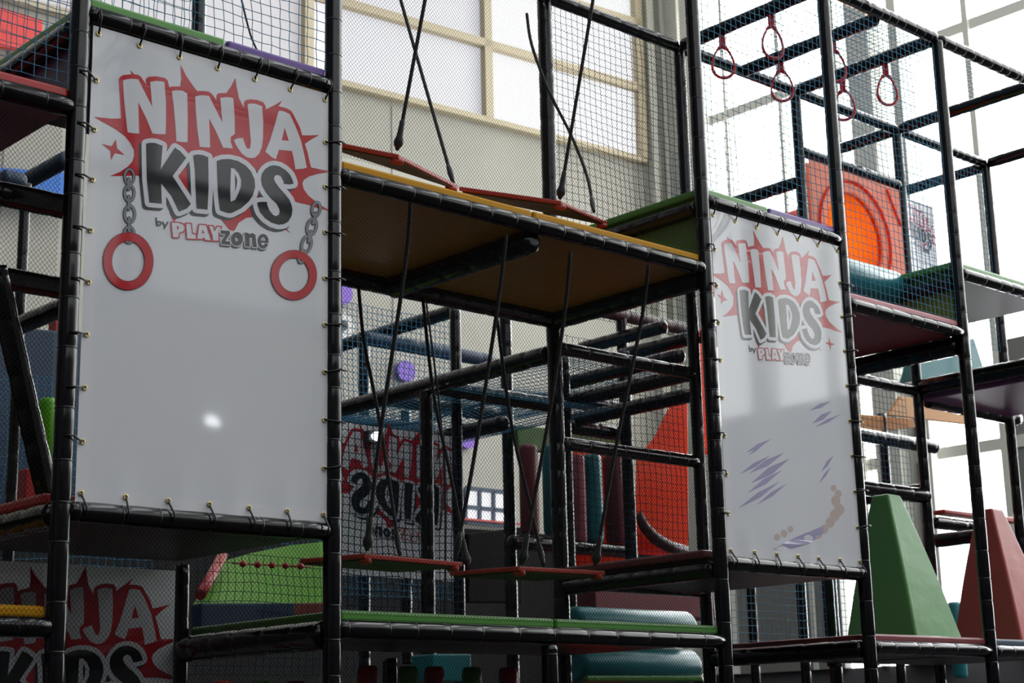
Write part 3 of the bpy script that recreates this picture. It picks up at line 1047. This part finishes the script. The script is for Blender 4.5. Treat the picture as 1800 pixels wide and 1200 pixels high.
# ------------------------------------------------------------------ rope steps
def rope(pts, label, sleeve=True, r=.0092, big=False):
    t = thing('hanging_rope', label, 'rope', pts[0])
    # smooth the line a little
    P_ = [Vector(p) for p in pts]
    fine = []
    for i in range(len(P_) - 1):
        p0, p1, p2, p3 = P_[max(i - 1, 0)], P_[i], P_[i + 1], P_[min(i + 2, len(P_) - 1)]
        for k in range(6):
            u = k / 6
            fine.append(0.5 * ((2 * p1) + (p2 - p0) * u + (2 * p0 - 5 * p1 + 4 * p2 - p3) * u * u + (3 * p1 - p0 - 3 * p2 + p3) * u ** 3))
    fine.append(P_[-1])
    mb = MB()
    mb.tube(fine, r, 8)
    mb.build('rope_strand', ROPE, t)
    e, d = fine[-1], (fine[-3] - fine[-1]).normalized()
    mb = MB()
    if not sleeve:
        return t
    if big:
        mb.lathe(e, e + d * .15, [(0, .008), (.012, .012), (.025, .022), (.045, .024), (.07, .016), (.09, .0145), (.14, .013), (.15, .009)], 12)
    else:
        mb.lathe(e, e + d * .13, [(0, .009), (.02, .011), (.06, .0155), (.1, .014), (.13, .0085)], 12)
    mb.build('rope_sleeve', RUBBER, t)
    return t


def top_at(p_lo, p_hi, y, z):
    """follow the rope's image line upward until it meets height z in the plane y"""
    lo, hi = 0.0, 6.0
    for _ in range(50):
        mid = (lo + hi) / 2
        q = onY(p_lo[0] + (p_hi[0] - p_lo[0]) * mid, p_lo[1] + (p_hi[1] - p_lo[1]) * mid, y)
        if q.z < z:
            lo = mid
        else:
            hi = mid
    return q


rope([top_at((698, 262), (747, 0), 0.0, ZT), onY(698, 264, .36)], 'upper rope at the left corner of the left red step', big=True)
rope([top_at((797, 318), (705, 0), YB, ZT), onY(730, 90, .95), onY(797, 322, .60)], 'upper rope at the right corner of the left red step')
rope([top_at((983, 350), (1042, 0), 0.0, ZT), onY(984, 350, .36)], 'upper rope at the left corner of the right red step', big=True)
rope([onY(926, 24, YB), onY(935, 80, 1.08), onY(965, 160, .96), onY(1005, 240, .85), onY(1032, 310, .74), onY(1044, 372, .62)], 'upper curved rope at the right corner of the right red step')
# ropes below the yellow deck
rope([onY(722, 356, -.0), onY(712, 470, .08), onY(668, 765, .28), onY(645, 968, .38)], 'front rope at the left corner of the left hanging board', big=True)
rope([onY(630, 500, YB), onY(640, 600, 1.05), onY(668, 745, .92), onY(703, 975, .72)], 'rear rope at the left end of the left hanging board')
rope([onY(890, 412, -.0), onY(876, 530, .08), onY(834, 800, .28), onY(800, 982, .38)], 'front rope at the right corner of the left hanging board')
rope([onY(743, 522, YB), onY(762, 690, 1.02), onY(795, 850, .88), onY(822, 996, .74)], 'rear rope at the right end of the left hanging board', big=True)
rope([onY(1003, 442, -.0), onY(990, 570, .1), onY(955, 790, .28), onY(917, 992, .40)], 'front rope at the left corner of the right hanging board', big=True)
rope([onY(872, 548, YB), onY(898, 740, 1.0), onY(930, 880, .86), onY(956, 994, .74)], 'rear rope at the left end of the right hanging board')
rope([onY(1140, 466, -.0), onY(1128, 560, .08), onY(1082, 790, .26), onY(1046, 994, .40)], 'front rope at the right corner of the right hanging board', big=True)
rope([onY(748, 520, 1.6), onY(780, 800, 1.6), onY(782, 1100, 1.6)], 'thin straight rope hanging behind the left hanging board', False, r=.006)


def step_board(fl, fr, rl, label, rr=None):
    fl, fr, rl = Vector(fl), Vector(fr), Vector(rl)
    rr = Vector(rr) if rr is not None else fr + rl - fl
    up = (fr - fl).cross(rl - fl).normalized()
    if up.z < 0:
        up = -up
    t = thing('hanging_step', label, 'step', fl)
    T = .022
    mb = MB()
    mb.hexa([fl, fr, rr, rl, fl + up * T, fr + up * T, rr + up * T, rl + up * T])
    mb.build('step_board', BOARD, t, bevel=.005)
    mb = MB()
    ins = lambda p: p + ((fl + rr) / 2 - p) * .05
    mb.hexa([ins(fl) - up * .006, ins(fr) - up * .006, ins(rr) - up * .006, ins(rl) - up * .006, ins(fl), ins(fr), ins(rr), ins(rl)])
    o = mb.build('step_backing', BOARDU, t)
    o['label'] = 'dark underside'
    yd = (rl - fl).normalized()
    for u in (.04, .93):
        a = fl.lerp(fr, u) - up * .010
        mb = MB()
        mb.lathe(a - yd * .014, a + yd * .05, [(0, .007), (.004, .0125), (.012, .015), (.05, .015), (.06, .012), (.064, .007)], 12)
        mb.build('end_knob', BOARD, t)
    return t


# the two upper steps hang twisted: near corner, far right corner, far left corner, rear corner
step_board(onY(700, 279, .30), onY(806, 333, .62), onY(545, 248, .42), 'upper left red step, tilted, above the yellow deck', rr=onY(668, 288, .74))
step_board(onY(986, 360, .30), onY(1068, 396, .62), onY(806, 335, .46), 'upper right red step, tilted, ending at the green edge', rr=onY(890, 358, .78))
step_board(onY(640, 981, .38), onY(813, 996, .38), onY(526, 990, .76), 'lower left red board hanging level above the green deck')
step_board(onY(912, 1003, .40), onY(1064, 1011, .40), onY(790, 1012, .78), 'lower right red board hanging level above the green deck')

# ------------------------------------------------------------------ hand rings
def hand_ring(x, y, ztop, label, drop=0.0, turn=0.6):
    t = thing('hand_ring', label, 'ring', (x, y, ztop))
    c, s = math.cos(turn), math.sin(turn)
    pt = lambda a, z: Vector((x + a * c, y - a * s, ztop + z))
    mb = MB()
    mb.hexa([pt(-.02, .035), pt(.02, .035), pt(.02, .035) + Vector((s, c, 0)) * .006, pt(-.02, .035) + Vector((s, c, 0)) * .006][::-1]
            + [pt(-.02, -.085), pt(.02, -.085), pt(.02, -.085) + Vector((s, c, 0)) * .006, pt(-.02, -.085) + Vector((s, c, 0)) * .006][::-1])
    mb.build('ring_strap', REDPL, t)
    mb = MB()
    pts = []
    for k in range(28):
        a = 2 * math.pi * k / 28
        w = .068 * math.sin(a) * (1 - .28 * math.cos(a))
        z = -.19 + .105 * math.cos(a)
        pts.append(pt(w, z))
    mb.tube(pts, [.0075 + (.006 if math.cos(2 * math.pi * k / 28) > .8 else 0) + (.003 if math.cos(2 * math.pi * k / 28) < -.4 else 0) for k in range(28)], 8, closed=True)
    mb.build('ring_handle', REDPL, t)
    return t


def ring_at(px, py, x, label, turn):
    p = on(px, py, 'x', x)
    return hand_ring(x, p.y, ZT - .035, label, turn=turn)


RG = None
ring_at(1270, 88, 4.8, 'leftmost red hand ring, beside the tall front post', .7)
ring_at(1356, 45, 4.8, 'highest red hand ring, second on the first ring bar', .4)
ring_at(1373, 128, 5.4, 'red hand ring on the middle bar, left of the netted post', .8)
ring_at(1466, 95, 5.4, 'red hand ring half hidden behind the front post', .6)
ring_at(1482, 162, 6.0, 'lowest red hand ring, just right of the front post', 1.1)
ring_at(1557, 128, 6.0, 'rightmost red hand ring', .5)

# ------------------------------------------------------------------ foam pyramids and rollers
def pyramid(c1, w, d, h, tx, ty, mt, label, top=(.14, .12)):
    """truncated foam pyramid; c1 = its near left base corner"""
    x, y, z = c1
    t = MB()
    tw, td = top
    cx, cy = x + w * tx, y + d * ty
    base = [(x, y, z), (x + w, y, z), (x + w, y + d, z), (x, y + d, z)]
    topv = [(cx - tw / 2, cy - td / 2, z + h), (cx + tw / 2, cy - td / 2, z + h), (cx + tw / 2, cy + td / 2, z + h), (cx - tw / 2, cy + td / 2, z + h)]
    n = 8
    rings = []
    for k in range(n + 1):
        u = k / n
        bul = math.sin(math.pi * u) * .012
        ring = []
        for q in range(4):
            p = Vector(base[q]).lerp(Vector(topv[q]), u)
            out = (p - Vector((cx, cy, p.z)))
            out.z = 0
            ring.append(p + out.normalized() * bul if out.length > 1e-6 else p)
        rings.append(ring)
    b = len(t.v)
    for r in rings:
        t.v += r
    for k in range(n):
        for q in range(4):
            q2 = (q + 1) % 4
            t.face([b + k * 4 + q, b + k * 4 + q2, b + (k + 1) * 4 + q2, b + (k + 1) * 4 + q], 0, False)
    t.face([b + n * 4 + q for q in range(4)])
    t.face([b + q for q in range(4)][::-1])
    return tag(t.build('foam_pyramid', mt, bevel=.015), label, 'pyramid')


g = onY(1611, 1117, .33)
pyramid((g.x, g.y, 2.118), .50, .52, .905, .30, .47, PYRG, 'tall green foam pyramid on the maroon edged deck, lower right')
g = onY(1799, 1145, .33)
pyramid((g.x, g.y, 2.116), .50, .52, .905, .30, .47, PYRR, 'tall red foam pyramid at the right border')


def roller(a, b, r, mt, label, cat='roller', name='foam_roller', n=24):
    a, b = Vector(a), Vector(b)
    L = (b - a).length
    mb = MB()
    mb.lathe(a, b, [(0, r * .72), (.008, r * .9), (.03, r), (L * .5, r * 1.01), (L - .03, r), (L - .008, r * .9), (L, r * .72)], n)
    return tag(mb.build(name, mt), label, cat)


p = onY(1568, 497, .5)
q = onY(1500, 492, .5)
roller((4.92, .5, q.z), (p.x, .5, q.z), .125, TEAL, 'thick teal foam roller lying on the rose deck')
p = onY(1005, 1085, 1.9)
q = onY(1208, 1092, 1.9)
roller((p.x, 1.9, p.z - .03), (q.x, 1.9, p.z - .03), .10, TEAL, 'teal foam roller lying behind the right half of the green deck edge')
p = onY(1008, 1168, 1.9)
q = onY(1215, 1168, 1.9)
roller((p.x, 1.9, p.z), (q.x, 1.9, p.z), .11, TEAL, 'teal foam roller below the green deck, at the bottom')
roller((onY(1678, 1060, 2.4).x, 2.4, 2.0), (onY(1678, 1060, 2.4).x, 2.4, onY(1678, 1058, 2.4).z), .06, TEAL, 'small upright teal roller between the green and the red pyramid', n=16)
LT = {0: ('red', REDV), 1: ('green', GREEN)}
spots = [(392, 0, 'leftmost red punch roller under the big banner deck'), (457, 1, 'green punch roller under the big banner deck'), (520, 0, 'red punch roller left of the post below the big banner'),
         (646, 0, 'first red punch roller right of the post, under the green deck'), (717, 1, 'first green punch roller under the green deck'), (763, 0, 'second red punch roller under the green deck'),
         (829, 1, 'second green punch roller under the green deck'), (893, 0, 'third red punch roller, left of the short post')]
for px, k, lb in spots:
    p = onY(px, 1170, .55)
    roller((p.x, .55, .7), (p.x, .55, 1.93 if px > 600 else 1.86), .047, LT[k][1], lb, n=16)
# upright squeeze rollers between orange frames
yy = 2.75
for px, w, mt, lb in ((928, 34, MAROON, 'dark red upright roller left of the black centre post'), (968, 32, TEAL, 'dark teal upright roller behind the black centre post'),
                      (1014, 30, ROSE, 'red upright roller right of the black centre post'), (1040, 38, TEAL, 'teal upright roller between two red ones'),
                      (1080, 38, MAROON, 'dark red upright roller beside the orange slide')):
    a = onY(px + 4, 955 if px > 990 else 940, yy)
    b = onY(px - 2, 800 if px > 990 else 782, yy)
    roller((a.x, yy, a.z), (a.x, yy, b.z), w / 2 / F_PX * (a - CAM).dot(FW), mt, lb, n=20)
panel('orange_board', [floor_pt(onY(1012, 964, yy + .2)), floor_pt(onY(1102, 968, yy + .2)), onY(1096, 800, yy + .2), onY(1005, 795, yy + .2)], .03, ORANGE, 'orange board behind the upright rollers', 'panel')
panel('riser_panel', [onY(905, 792, yy + .3), onY(1102, 810, yy + .3), onY(1098, 768, yy + .3), onY(900, 748, yy + .3)], .04, DKGREEN, 'dark green board above the upright rollers', 'panel')

# ------------------------------------------------------------------ orange slide with a dark rail
ys = 2.75
t = thing('spiral_slide', 'bright orange slide behind net, left of the pale banner', 'slide', onY(1160, 960, ys))
mb = MB()
outline = [(1116, 962), (1210, 968), (1208, 690), (1190, 700), (1172, 722), (1150, 768), (1128, 795), (1118, 800)]
front = [onY(px, py, ys) for px, py in outline]
b = len(mb.v)
mb.v += front + [p + Vector((.34, .30, 0)) for p in front]
n = len(front)
mb.face(list(range(b, b + n)))
mb.face(list(range(b + n, b + 2 * n))[::-1])
for i in range(n):
    j = (i + 1) % n
    mb.face([b + i, b + n + i, b + n + j, b + j])
mb.build('slide_shell', ORANGE, t)
mb = MB()
mb.tube([onY(px, py, ys - .06) for px, py in ((1122, 902), (1132, 925), (1150, 945), (1175, 960), (1205, 968))], [.03, .04, .045, .045, .04], 10)
mb.build('slide_rail', mat('dark brown plastic', (.06, .02, .02), rough=.5), t)
panel('orange_board', [onY(1223, 790, ys + .1), onY(1240, 800, ys + .1), onY(1238, 560, ys + .1), onY(1221, 600, ys + .1)], .04, ORANGE, 'narrow orange strip beside the pale banner post', 'panel')

# ------------------------------------------------------------------ orange tube panel
zc = onY(1500, 418, YB).z
xc = onY(1500, 418, YB).x
x0, x1 = 6.07, 7.14
z0, z1 = 4.45, 5.44
R1, R2 = .33, .41
t = thing('tube_panel', 'orange panel with a round tunnel mouth, upper right behind net', 'tunnel', ((x0 + x1) / 2, YB, z0))
mb = MB()
rect = [(x0, z0), (x1, z0), (x1, z1), (x0, z1)]
hole = [(xc + R1 * math.cos(k * math.pi / 24), zc + R1 * math.sin(k * math.pi / 24)) for k in range(48)]
hole = [(x, max(z, z0 + .005)) for x, z in hole]
flat, tris = tri_fill([rect, hole])
for yy_ in (YB - .02, YB + .03):
    b = len(mb.v)
    mb.v += [Vector((x, yy_, z)) for x, z in flat]
    for q in tris:
        mb.face([b + i for i in q])
mb.build('panel_sheet', ORANGEP, t)
mb = MB()
mb.tube([Vector((xc + R2 * math.cos(k * math.pi / 24), YB - .025, zc + R2 * math.sin(k * math.pi / 24))) for k in range(-8, 33)], .012, 8)
mb.tube([Vector((x1 - .02, YB - .025, z1 - .28)), Vector((x1 - .16, YB - .025, z1 - .03))], .01, 6)
mb.build('moulded_rib', ORANGE, t)
mb = MB()
N = 32
b = len(mb.v)
for k in range(N):
    a = 2 * math.pi * k / N
    mb.v.append(Vector((xc + R1 * math.cos(a), YB, zc + R1 * math.sin(a))))
for k in range(N):
    a = 2 * math.pi * k / N
    mb.v.append(Vector((xc + .15 + R1 * math.cos(a), YB + 1.2, zc + R1 * math.sin(a))))
for k in range(N):
    k2 = (k + 1) % N
    mb.face([b + k, b + k2, b + N + k2, b + N + k], 0, True)
mb.face([b + N + k for k in range(N)])
mb.build('tunnel_tube', TUBE, t)

# ------------------------------------------------------------------ structure further back
def pbar(p1, p2, axis, val, label, r=.052, mt=None):
    """bar seen between two image points, lying in a vertical plane of the frame"""
    a, b = on(*p1, axis, val), on(*p2, axis, val)
    z = (a.z + b.z) / 2
    a.z = b.z = z
    return padded('padded_bar', a, b, label, 'bar', False, True, r=r, m_=mt)


def ppost(px, py_top, py_bot, y, label, r=.044, z0=None):
    a, b = onY(px, py_top, y), onY(px, py_bot, y)
    x = (a.x + b.x) / 2
    return padded('padded_post', (x, y, b.z if z0 is None else z0), (x, y, a.z), label, 'post', False, r=r)


post(3.6, 2 * YB, 0, 3.76, 'black post left of the black centre post, behind the left hanging board', False, r=.043)
ppost(804, 545, 1100, 2.5, 'slim black post behind the left hanging ropes, second from the left', z0=0, r=.036)
ppost(893, 555, 1000, 3.2, 'slim black post behind the hanging ropes, just left of the centre post', z0=0)
ppost(640, 585, 720, 4.6, 'far slim post in the gap right of the big banner', z0=1.8)
ppost(713, 722, 770, 5.2, 'short far post below the purple disc', z0=2.2)
pbar((600, 607), (798, 546), 'x', 4.95, 'dark bar rising to the second slim post under the yellow deck')
pbar((600, 727), (968, 612), 'x', 3.6, 'long dark bar rising to the black centre post')
pbar((640, 595), (868, 634), 'y', 4.0, 'netted far bar with blue net above the purple disc', mt=DARKBLUE)
pbar((745, 676), (1000, 716), 'y', 2 * YB, 'dark bar crossing just below the long rising bar')
pbar((660, 700), (888, 730), 'y', 3.4, 'dark bar below it, between two slim posts')
pbar((600, 738), (770, 758), 'y', 4.2, 'netted dark bar above the dim mirrored banner', mt=DARKBLUE)
pbar((770, 768), (890, 744), 'x', 4.6, 'dark bar slanting up to the slim post, above the low window')
pbar((1035, 546), (1205, 574), 'y', 3.3, 'maroon bar before the beige wall under the yellow deck', mt=mat('maroon sleeve', (.05, .014, .014), rough=.4))
ppost(1094, 552, 660, 3.3, 'short leaning post under the maroon bar', z0=3.0)
pbar((1020, 612), (1170, 574), 'x', 6.3, 'uppermost slanting beam under the maroon bar')
pbar((1090, 628), (1212, 592), 'x', 5.9, 'second slanting beam under the maroon bar')
pbar((985, 678), (1200, 622), 'x', 5.4, 'third slanting beam, seen below the upper rail', r=.05)
pbar((985, 712), (1215, 652), 'x', 4.9, 'fourth slanting beam, seen below the upper rail', r=.05)
pbar((1000, 745), (1212, 690), 'x', 5.2, 'lowest slanting beam above the orange slide', r=.05)
pbar((1000, 702), (1100, 720), 'y', 2.9, 'maroon tinted bar above the white gap, behind the net', mt=BLACK)
pbar((1000, 748), (1100, 765), 'y', 2.6, 'dark bar under the white gap, behind the net')
post(4.8, 2 * YB, 0, 4.1, 'slim dark post right beside the black centre post', False)
ppost(1103, 620, 985, 2.5, 'dark post left of the orange slide', z0=0)
square_net((3.65, 2.1, 3.72), (1.4, 0, 0), (0, 2.2, 0), PB, RB * 1.7, NETBLUE, 'sloping blue net floor behind the upper rail', sag=.05)
square_net((4.9, 2.6, 4.18), (1.5, 0, 0), (0, 2.0, 0), PB, RB * 1.7, NETBLUE, 'higher blue net floor under the maroon bar', sag=.05)
square_net((3.5, 3.9, 2.6), (1.7, 0, 0), (0, 0, 2.1), PB, RB * 1.7, NETBLUE, 'far blue net around the purple discs', sag=.03)
nx0, nx1 = onY(590, 850, 2.44).x, onY(812, 850, 2.44).x
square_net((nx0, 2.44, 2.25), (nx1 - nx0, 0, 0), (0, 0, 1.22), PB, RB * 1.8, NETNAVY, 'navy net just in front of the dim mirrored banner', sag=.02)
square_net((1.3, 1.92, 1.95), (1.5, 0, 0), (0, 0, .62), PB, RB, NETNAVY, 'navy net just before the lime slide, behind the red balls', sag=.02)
pbar((896, 951), (1116, 972), 'y', 2.72, 'dark bar on which the upright rollers stand', r=.05)
# right side, further back
post(6.0, 2 * YB, 0, 2.0, 'dark post in the gap under the pale banner, left', False)
post(7.2, 2 * YB, 0, 4.1, 'dark post in the gap under the pale banner, middle', False)
post(8.4, 2 * YB, 0, 4.1, 'dark post behind the green pyramid', False)
ppost(1322, 1015, 1125, 2.9, 'dark post in the gap under the pale banner, second from the left', z0=0, r=.036)
ppost(1462, 1010, 1120, 1.6, 'dark post beside the bright window gap under the pale banner', z0=0)
barx(6.0, 7.2, YB, onY(1550, 674, YB).z, 'shining bar behind the pale banner post, above the yellow boards', True, n=12)
bary(7.2, 0, YB, onY(1550, 674, YB).z + .02, 'dark beam running from the mid bar to the right border', r=.06)
pbar((1500, 758), (1645, 790), 'y', 1.9, 'second shining bar, under the upper yellow climbing board')
pbar((1630, 712), (1790, 730), 'y', YB + .02, 'netted bar under the purple slab at the right border')
pbar((1500, 855), (1630, 872), 'y', YB, 'closely tied bar behind the tip of the green pyramid')
pbar((1490, 880), (1625, 860), 'x', 7.3, 'dark bar behind the tip of the green pyramid', r=.05)
pbar((1640, 917), (1770, 934), 'y', 1.4, 'shining bar between the two pyramids', r=.045)
pbar((1640, 950), (1760, 938), 'x', 7.6, 'dark beam under the shining bar between the pyramids', r=.05)
panel('edge_pad_board', [onY(1640, 905, 1.46), onY(1770, 922, 1.46), onY(1770, 912, 1.46), onY(1640, 897, 1.46)], .1, REDV, 'red pad on the shining bar between the pyramids', 'pad')
a = onY(1760, 686, .6)
panel('deck_slab', [Vector((7.25, .05, a.z)), Vector((8.35, .05, a.z)), Vector((8.35, YB, a.z)), Vector((7.25, YB, a.z))], .06, mat('pale purple vinyl', (.22, .11, .26), rough=.35),
      'pale purple slab at the right border', 'deck')


def climb_board(pts, y, label, holes):
    p = [onY(px, py, y) for px, py in pts]
    t = thing('climbing_board', label, 'climbing board', p[0])
    nrm = (p[1] - p[0]).cross(p[2] - p[0]).normalized() * .03
    mb = MB()
    mb.hexa(p + [q + nrm for q in p])
    mb.build('board_sheet', mat('amber board', (.50, .20, .02), rough=.5), t, bevel=.006)
    for u, v in holes:
        c = p[0].lerp(p[1], u).lerp(p[3].lerp(p[2], u), v)
        mb = MB()
        mb.sphere(c - nrm * .3, .028, 10, sq=(1, 1, .7))
        mb.build('hand_hold', REDV, t)
    return t


climb_board([(1556, 730), (1692, 746), (1692, 712), (1578, 697)], 2.1, 'upper amber climbing board with red holds behind the net', [(.15, .3), (.5, .35), (.75, .4)])
climb_board([(1496, 764), (1604, 752), (1600, 736), (1496, 728)], 2.3, 'lower amber climbing board with red holds behind the net', [(.2, .3), (.5, .4)])
p = [onY(1580, 674, 1.5), onY(1714, 676, 1.5), onY(1690, 600, 1.5), onY(1600, 596, 1.5)]
panel('foam_block', p, .12, TEAL, 'teal foam block under the rose deck, right', 'block')
panel('foam_block', [onY(1010, 1078, 2.6), onY(1222, 1092, 2.6), onY(1218, 1046, 2.6), onY(1008, 1036, 2.6)], .2, MAROON, 'dark red padded board above the teal roller at the bottom', 'block')
panel('wall_cladding', [onY(808, 1060, 4.2), onY(905, 1060, 4.2), onY(905, 928, 4.2), onY(808, 940, 4.2)], .1, BLACKPANEL, 'black board below the low window', 'panel')
panel('edge_pad_board', [onY(1012, 1198, 1.9), onY(1215, 1198, 1.9), onY(1215, 1188, 1.9), onY(1012, 1188, 1.9)], .1, GREEN, 'low green pad under the bottom teal roller', 'pad')
panel('foam_block', [onY(722, 1200, 2.2), onY(790, 1200, 2.2), onY(790, 1152, 2.2), onY(722, 1152, 2.2)], .2, TEAL, 'teal board between rollers under the green deck', 'block')
# lime slide seen under the left banner
t = thing('slide', 'lime green slide behind fine mesh below the big left banner', 'slide', onY(450, 1060, 2.2))
mb = MB()
lo = [onY(px, 1062, 2.2) for px in (338, 420, 500, 575)]
hi = [onY(px, py, 3.2) for px, py in ((395, 985), (440, 972), (510, 958), (585, 950))]
for i in range(3):
    mb.hexa([lo[i], lo[i + 1], lo[i + 1] + Vector((0, 0, -.05)), lo[i] + Vector((0, 0, -.05)), hi[i], hi[i + 1], hi[i + 1] + Vector((0, .05, -.05)), hi[i] + Vector((0, .05, -.05))])
mb.build('slide_bed', LIME, t)
mb = MB()
mb.tube([onY(352, 1045, 2.15), onY(372, 1012, 2.4), onY(392, 975, 2.8)], .03, 10)
mb.build('slide_edge', REDV, t)
for i, px in enumerate((427, 453, 478, 502, 528)):
    mb = MB()
    c = onY(px, 991 + i, 1.8)
    mb.sphere(c, .018, 12)
    mb.cyl(c + Vector((-.07, 0, 0)), c + Vector((.07, 0, 0)), .003, 6)
    tag(mb.build('bead_ball', REDV), ['leftmost red ball on the cord before the lime slide', 'second red ball from the left before the lime slide', 'middle red ball before the lime slide',
                                     'second red ball from the right before the lime slide', 'rightmost red ball before the lime slide'][i], 'ball', 'red balls on a cord')
panel('foam_block', [onY(335, 1118, 2.0), onY(500, 1098, 2.0), onY(500, 1062, 2.0), onY(335, 1062, 2.0)], .1, DARKBLUE, 'navy board under the lime slide', 'block')
panel('foam_block', [onY(495, 1088, 2.05), onY(580, 1078, 2.05), onY(580, 1060, 2.05), onY(495, 1062, 2.05)], .1, mat('rust red vinyl', (.22, .04, .02), rough=.5), 'rust red board at the right foot of the lime slide', 'block')
bary(1.2, 0, YB, 2.02, 'dark wide beam under the lime slide, going to the post', r=.06)
# left edge
pbar((-20, 326), (128, 376), 'y', .3, 'dark bar across the gap left of the big banner, upper', r=.048)
pbar((-20, 476), (128, 518), 'y', .5, 'dark bar across the gap left of the big banner, lower', r=.045)
padded('padded_brace', onY(-8, 470, .45), onY(84, 872, .45), 'leaning black brace left of the big banner', 'brace', False, r=.045)
pbar((10, 590), (120, 528), 'x', .6, 'dark bar slanting up to the big banner post behind mesh', r=.045)
pbar((0, 312), (44, 322), 'y', 2.6, 'short netted bar at the left border, before the blue panel', mt=DARKBLUE)
pbar((44, 322), (120, 276), 'x', 1.55, 'netted bar slanting up under the red deck, left border', mt=DARKBLUE)
ppost(40, 322, 575, 2.6, 'thin netted post at the left border, under the slanting bar', r=.03, z0=1.5)
panel('wall_panel', [onwall(-40, 356, .3), onwall(140, 372, .3), onwall(140, 308, .3), onwall(-40, 296, .3)], .1, BLUEP, 'bright blue panel on the far wall at the left border', 'panel')
panel('wall_panel', [onY(84, 590, 4), onY(125, 600, 4), onY(125, 560, 4), onY(84, 560, 4)], .1, REDV, 'small red panel behind mesh left of the big banner', 'panel')
panel('foam_block', [onY(14, 900, 3.2), onY(58, 900, 3.2), onY(56, 838, 3.2), onY(16, 830, 3.2)], .2, REDV, 'red block behind mesh at the left border', 'block')
roller(onY(90, 870, 3.0), onY(84, 700, 3.0), .05, LIME, 'lime upright tube behind mesh left of the big banner', 'tube', 'slide_tube', 14)
square_net((.4, 3.3, 1.8), (1.9, 0, 0), (0, 0, 1.9), PB, RB * 1.6, NETBLUE, 'blue net behind the mesh left of the big banner', sag=.04)
panel('wall_panel', [onY(-40, 960, 3.8), onY(150, 960, 3.8), onY(150, 592, 3.8), onY(-40, 575, 3.8)], .1, DARKBLUE, 'navy padded wall behind mesh left of the big banner', 'panel')
panel('wall_panel', [onwall(-60, 75, .3), onwall(70, 100, .3), onwall(70, 40, .3), onwall(-60, 0, .3)], .1, mat('bright red panel', (.75, .06, .05), rough=.5), 'bright red panel on the far wall, upper left corner', 'panel')
ppost(350, -40, 62, 2.6, 'black post above the green pad, behind the upper blue nets', z0=4.2)
rope([onY(420, -20, 2.2), onY(440, 60, 2.2), onY(458, 100, 2.2)], 'thin black rope behind the purple pad, upper left', False, r=.006)

# ------------------------------------------------------------------ things on the far wall
for px, py, r, lb in ((715, 652, .155, 'purple round disc on the wall, in the gap between two slim posts'), (604, 515, .16, 'purple round disc just right of the big banner post'),
                      (823, 768, .17, 'purple round disc above the low window, half behind posts')):
    c = onwall(px, py, .12)
    mb = MB()
    mb.cyl(c, c + WN * .1, r, 28)
    tag(mb.build('wall_disc', LILAC), lb, 'disc', 'purple discs on the far wall')
c = onwall(602, 572, .15)
t = thing('wall_light', 'round white fitting with a dark centre at the right of the big banner post', 'light', c)
mb = MB(); mb.cyl(c, c + WN * .1, .2, 24); mb.build('light_body', CARD, t)
mb = MB(); mb.cyl(c - WN * .02, c, .08, 20); mb.build('light_centre', RUBBER, t)
# made-up lamp in place of the lamp reflection on the dim banner
c = onY(663, 767, YF - .07)
t = thing('glare_source', 'bright white glow in place of a lamp reflection on the dim mirrored banner', 'light', c)
mb = MB(); mb.box((c.x - .055, c.y + .012, c.z - .035), (c.x + .055, c.y + .06, c.z + .035)); mb.build('lamp_housing', RUBBER, t)
mb = MB(); mb.sphere(c, .03, 14, sq=(1.5, .5, 1)); mb.build('lamp_face', LAMP_GLINT, t)
# flood light high in front of the structure, mirrored in the glossy banner
bp = onY(368, 733, -.012)
d = (bp - CAM); d.y = -d.y
c = bp + d * (9.5 / -d.y)
t = thing('glare_source', 'flood light high in the hall whose glare shows on the big left banner', 'light', c)
mb = MB(); mb.box((c.x - .16, c.y - .1, c.z - .11), (c.x + .16, c.y - .02, c.z + .11)); mb.build('lamp_housing', RUBBER, t)
mb = MB(); mb.sphere(c, .11, 16, sq=(1.35, .3, .85)); mb.build('lamp_face', LAMP, t)

# netted play frame on the opposite side of the hall, mirrored in the glossy banners
for x, lb in ((1.6, 'black post of the opposite play frame, nearest the left banner glare'), (4.2, 'black post in the middle of the opposite play frame'), (6.8, 'black post of the opposite play frame, before the hall windows'),
              (9.4, 'black post at the right end of the opposite play frame')):
    post(x, -7.2, 0, 9.2, lb, False, r=.06)
for z, lb, mt in ((4.4, 'low black bar of the opposite play frame', BLACK), (6.6, 'middle black bar of the opposite play frame', BLACK), (9.0, 'top black bar of the opposite play frame', BLACK)):
    padded('padded_bar', (1.6, -7.2, z), (9.4, -7.2, z), lb, 'bar', False, True, r=.06, m_=mt)
tag((lambda q: (q.box((4.3, -7.26, 5.05), (9.3, -7.14, 5.35)), q.build('padded_beam', YELLOW, bevel=.02))[1])(MB()), 'yellow padded beam of the opposite play frame', 'beam')
square_net((1.65, -7.0, 4.5), (7.7, 0, 0), (0, 0, 4.5), .105, .004, NETNAVY, 'wide meshed net of the opposite play frame', sag=.03)

make_banner('small distant banner right of the orange tube panel', onY(1594, 420, 2.35).x, onY(1646, 430, 2.35).x, onY(1600, 485, 2.35).z, onY(1600, 350, 2.35).z, 2.35, logo_print(),
            lambda px, py: (onY(1591, 420, 2.35).x + (px - 160) * .00115, onY(1600, 350, 2.35).z - (py - 100) * .00135), 4, eyelets=False)
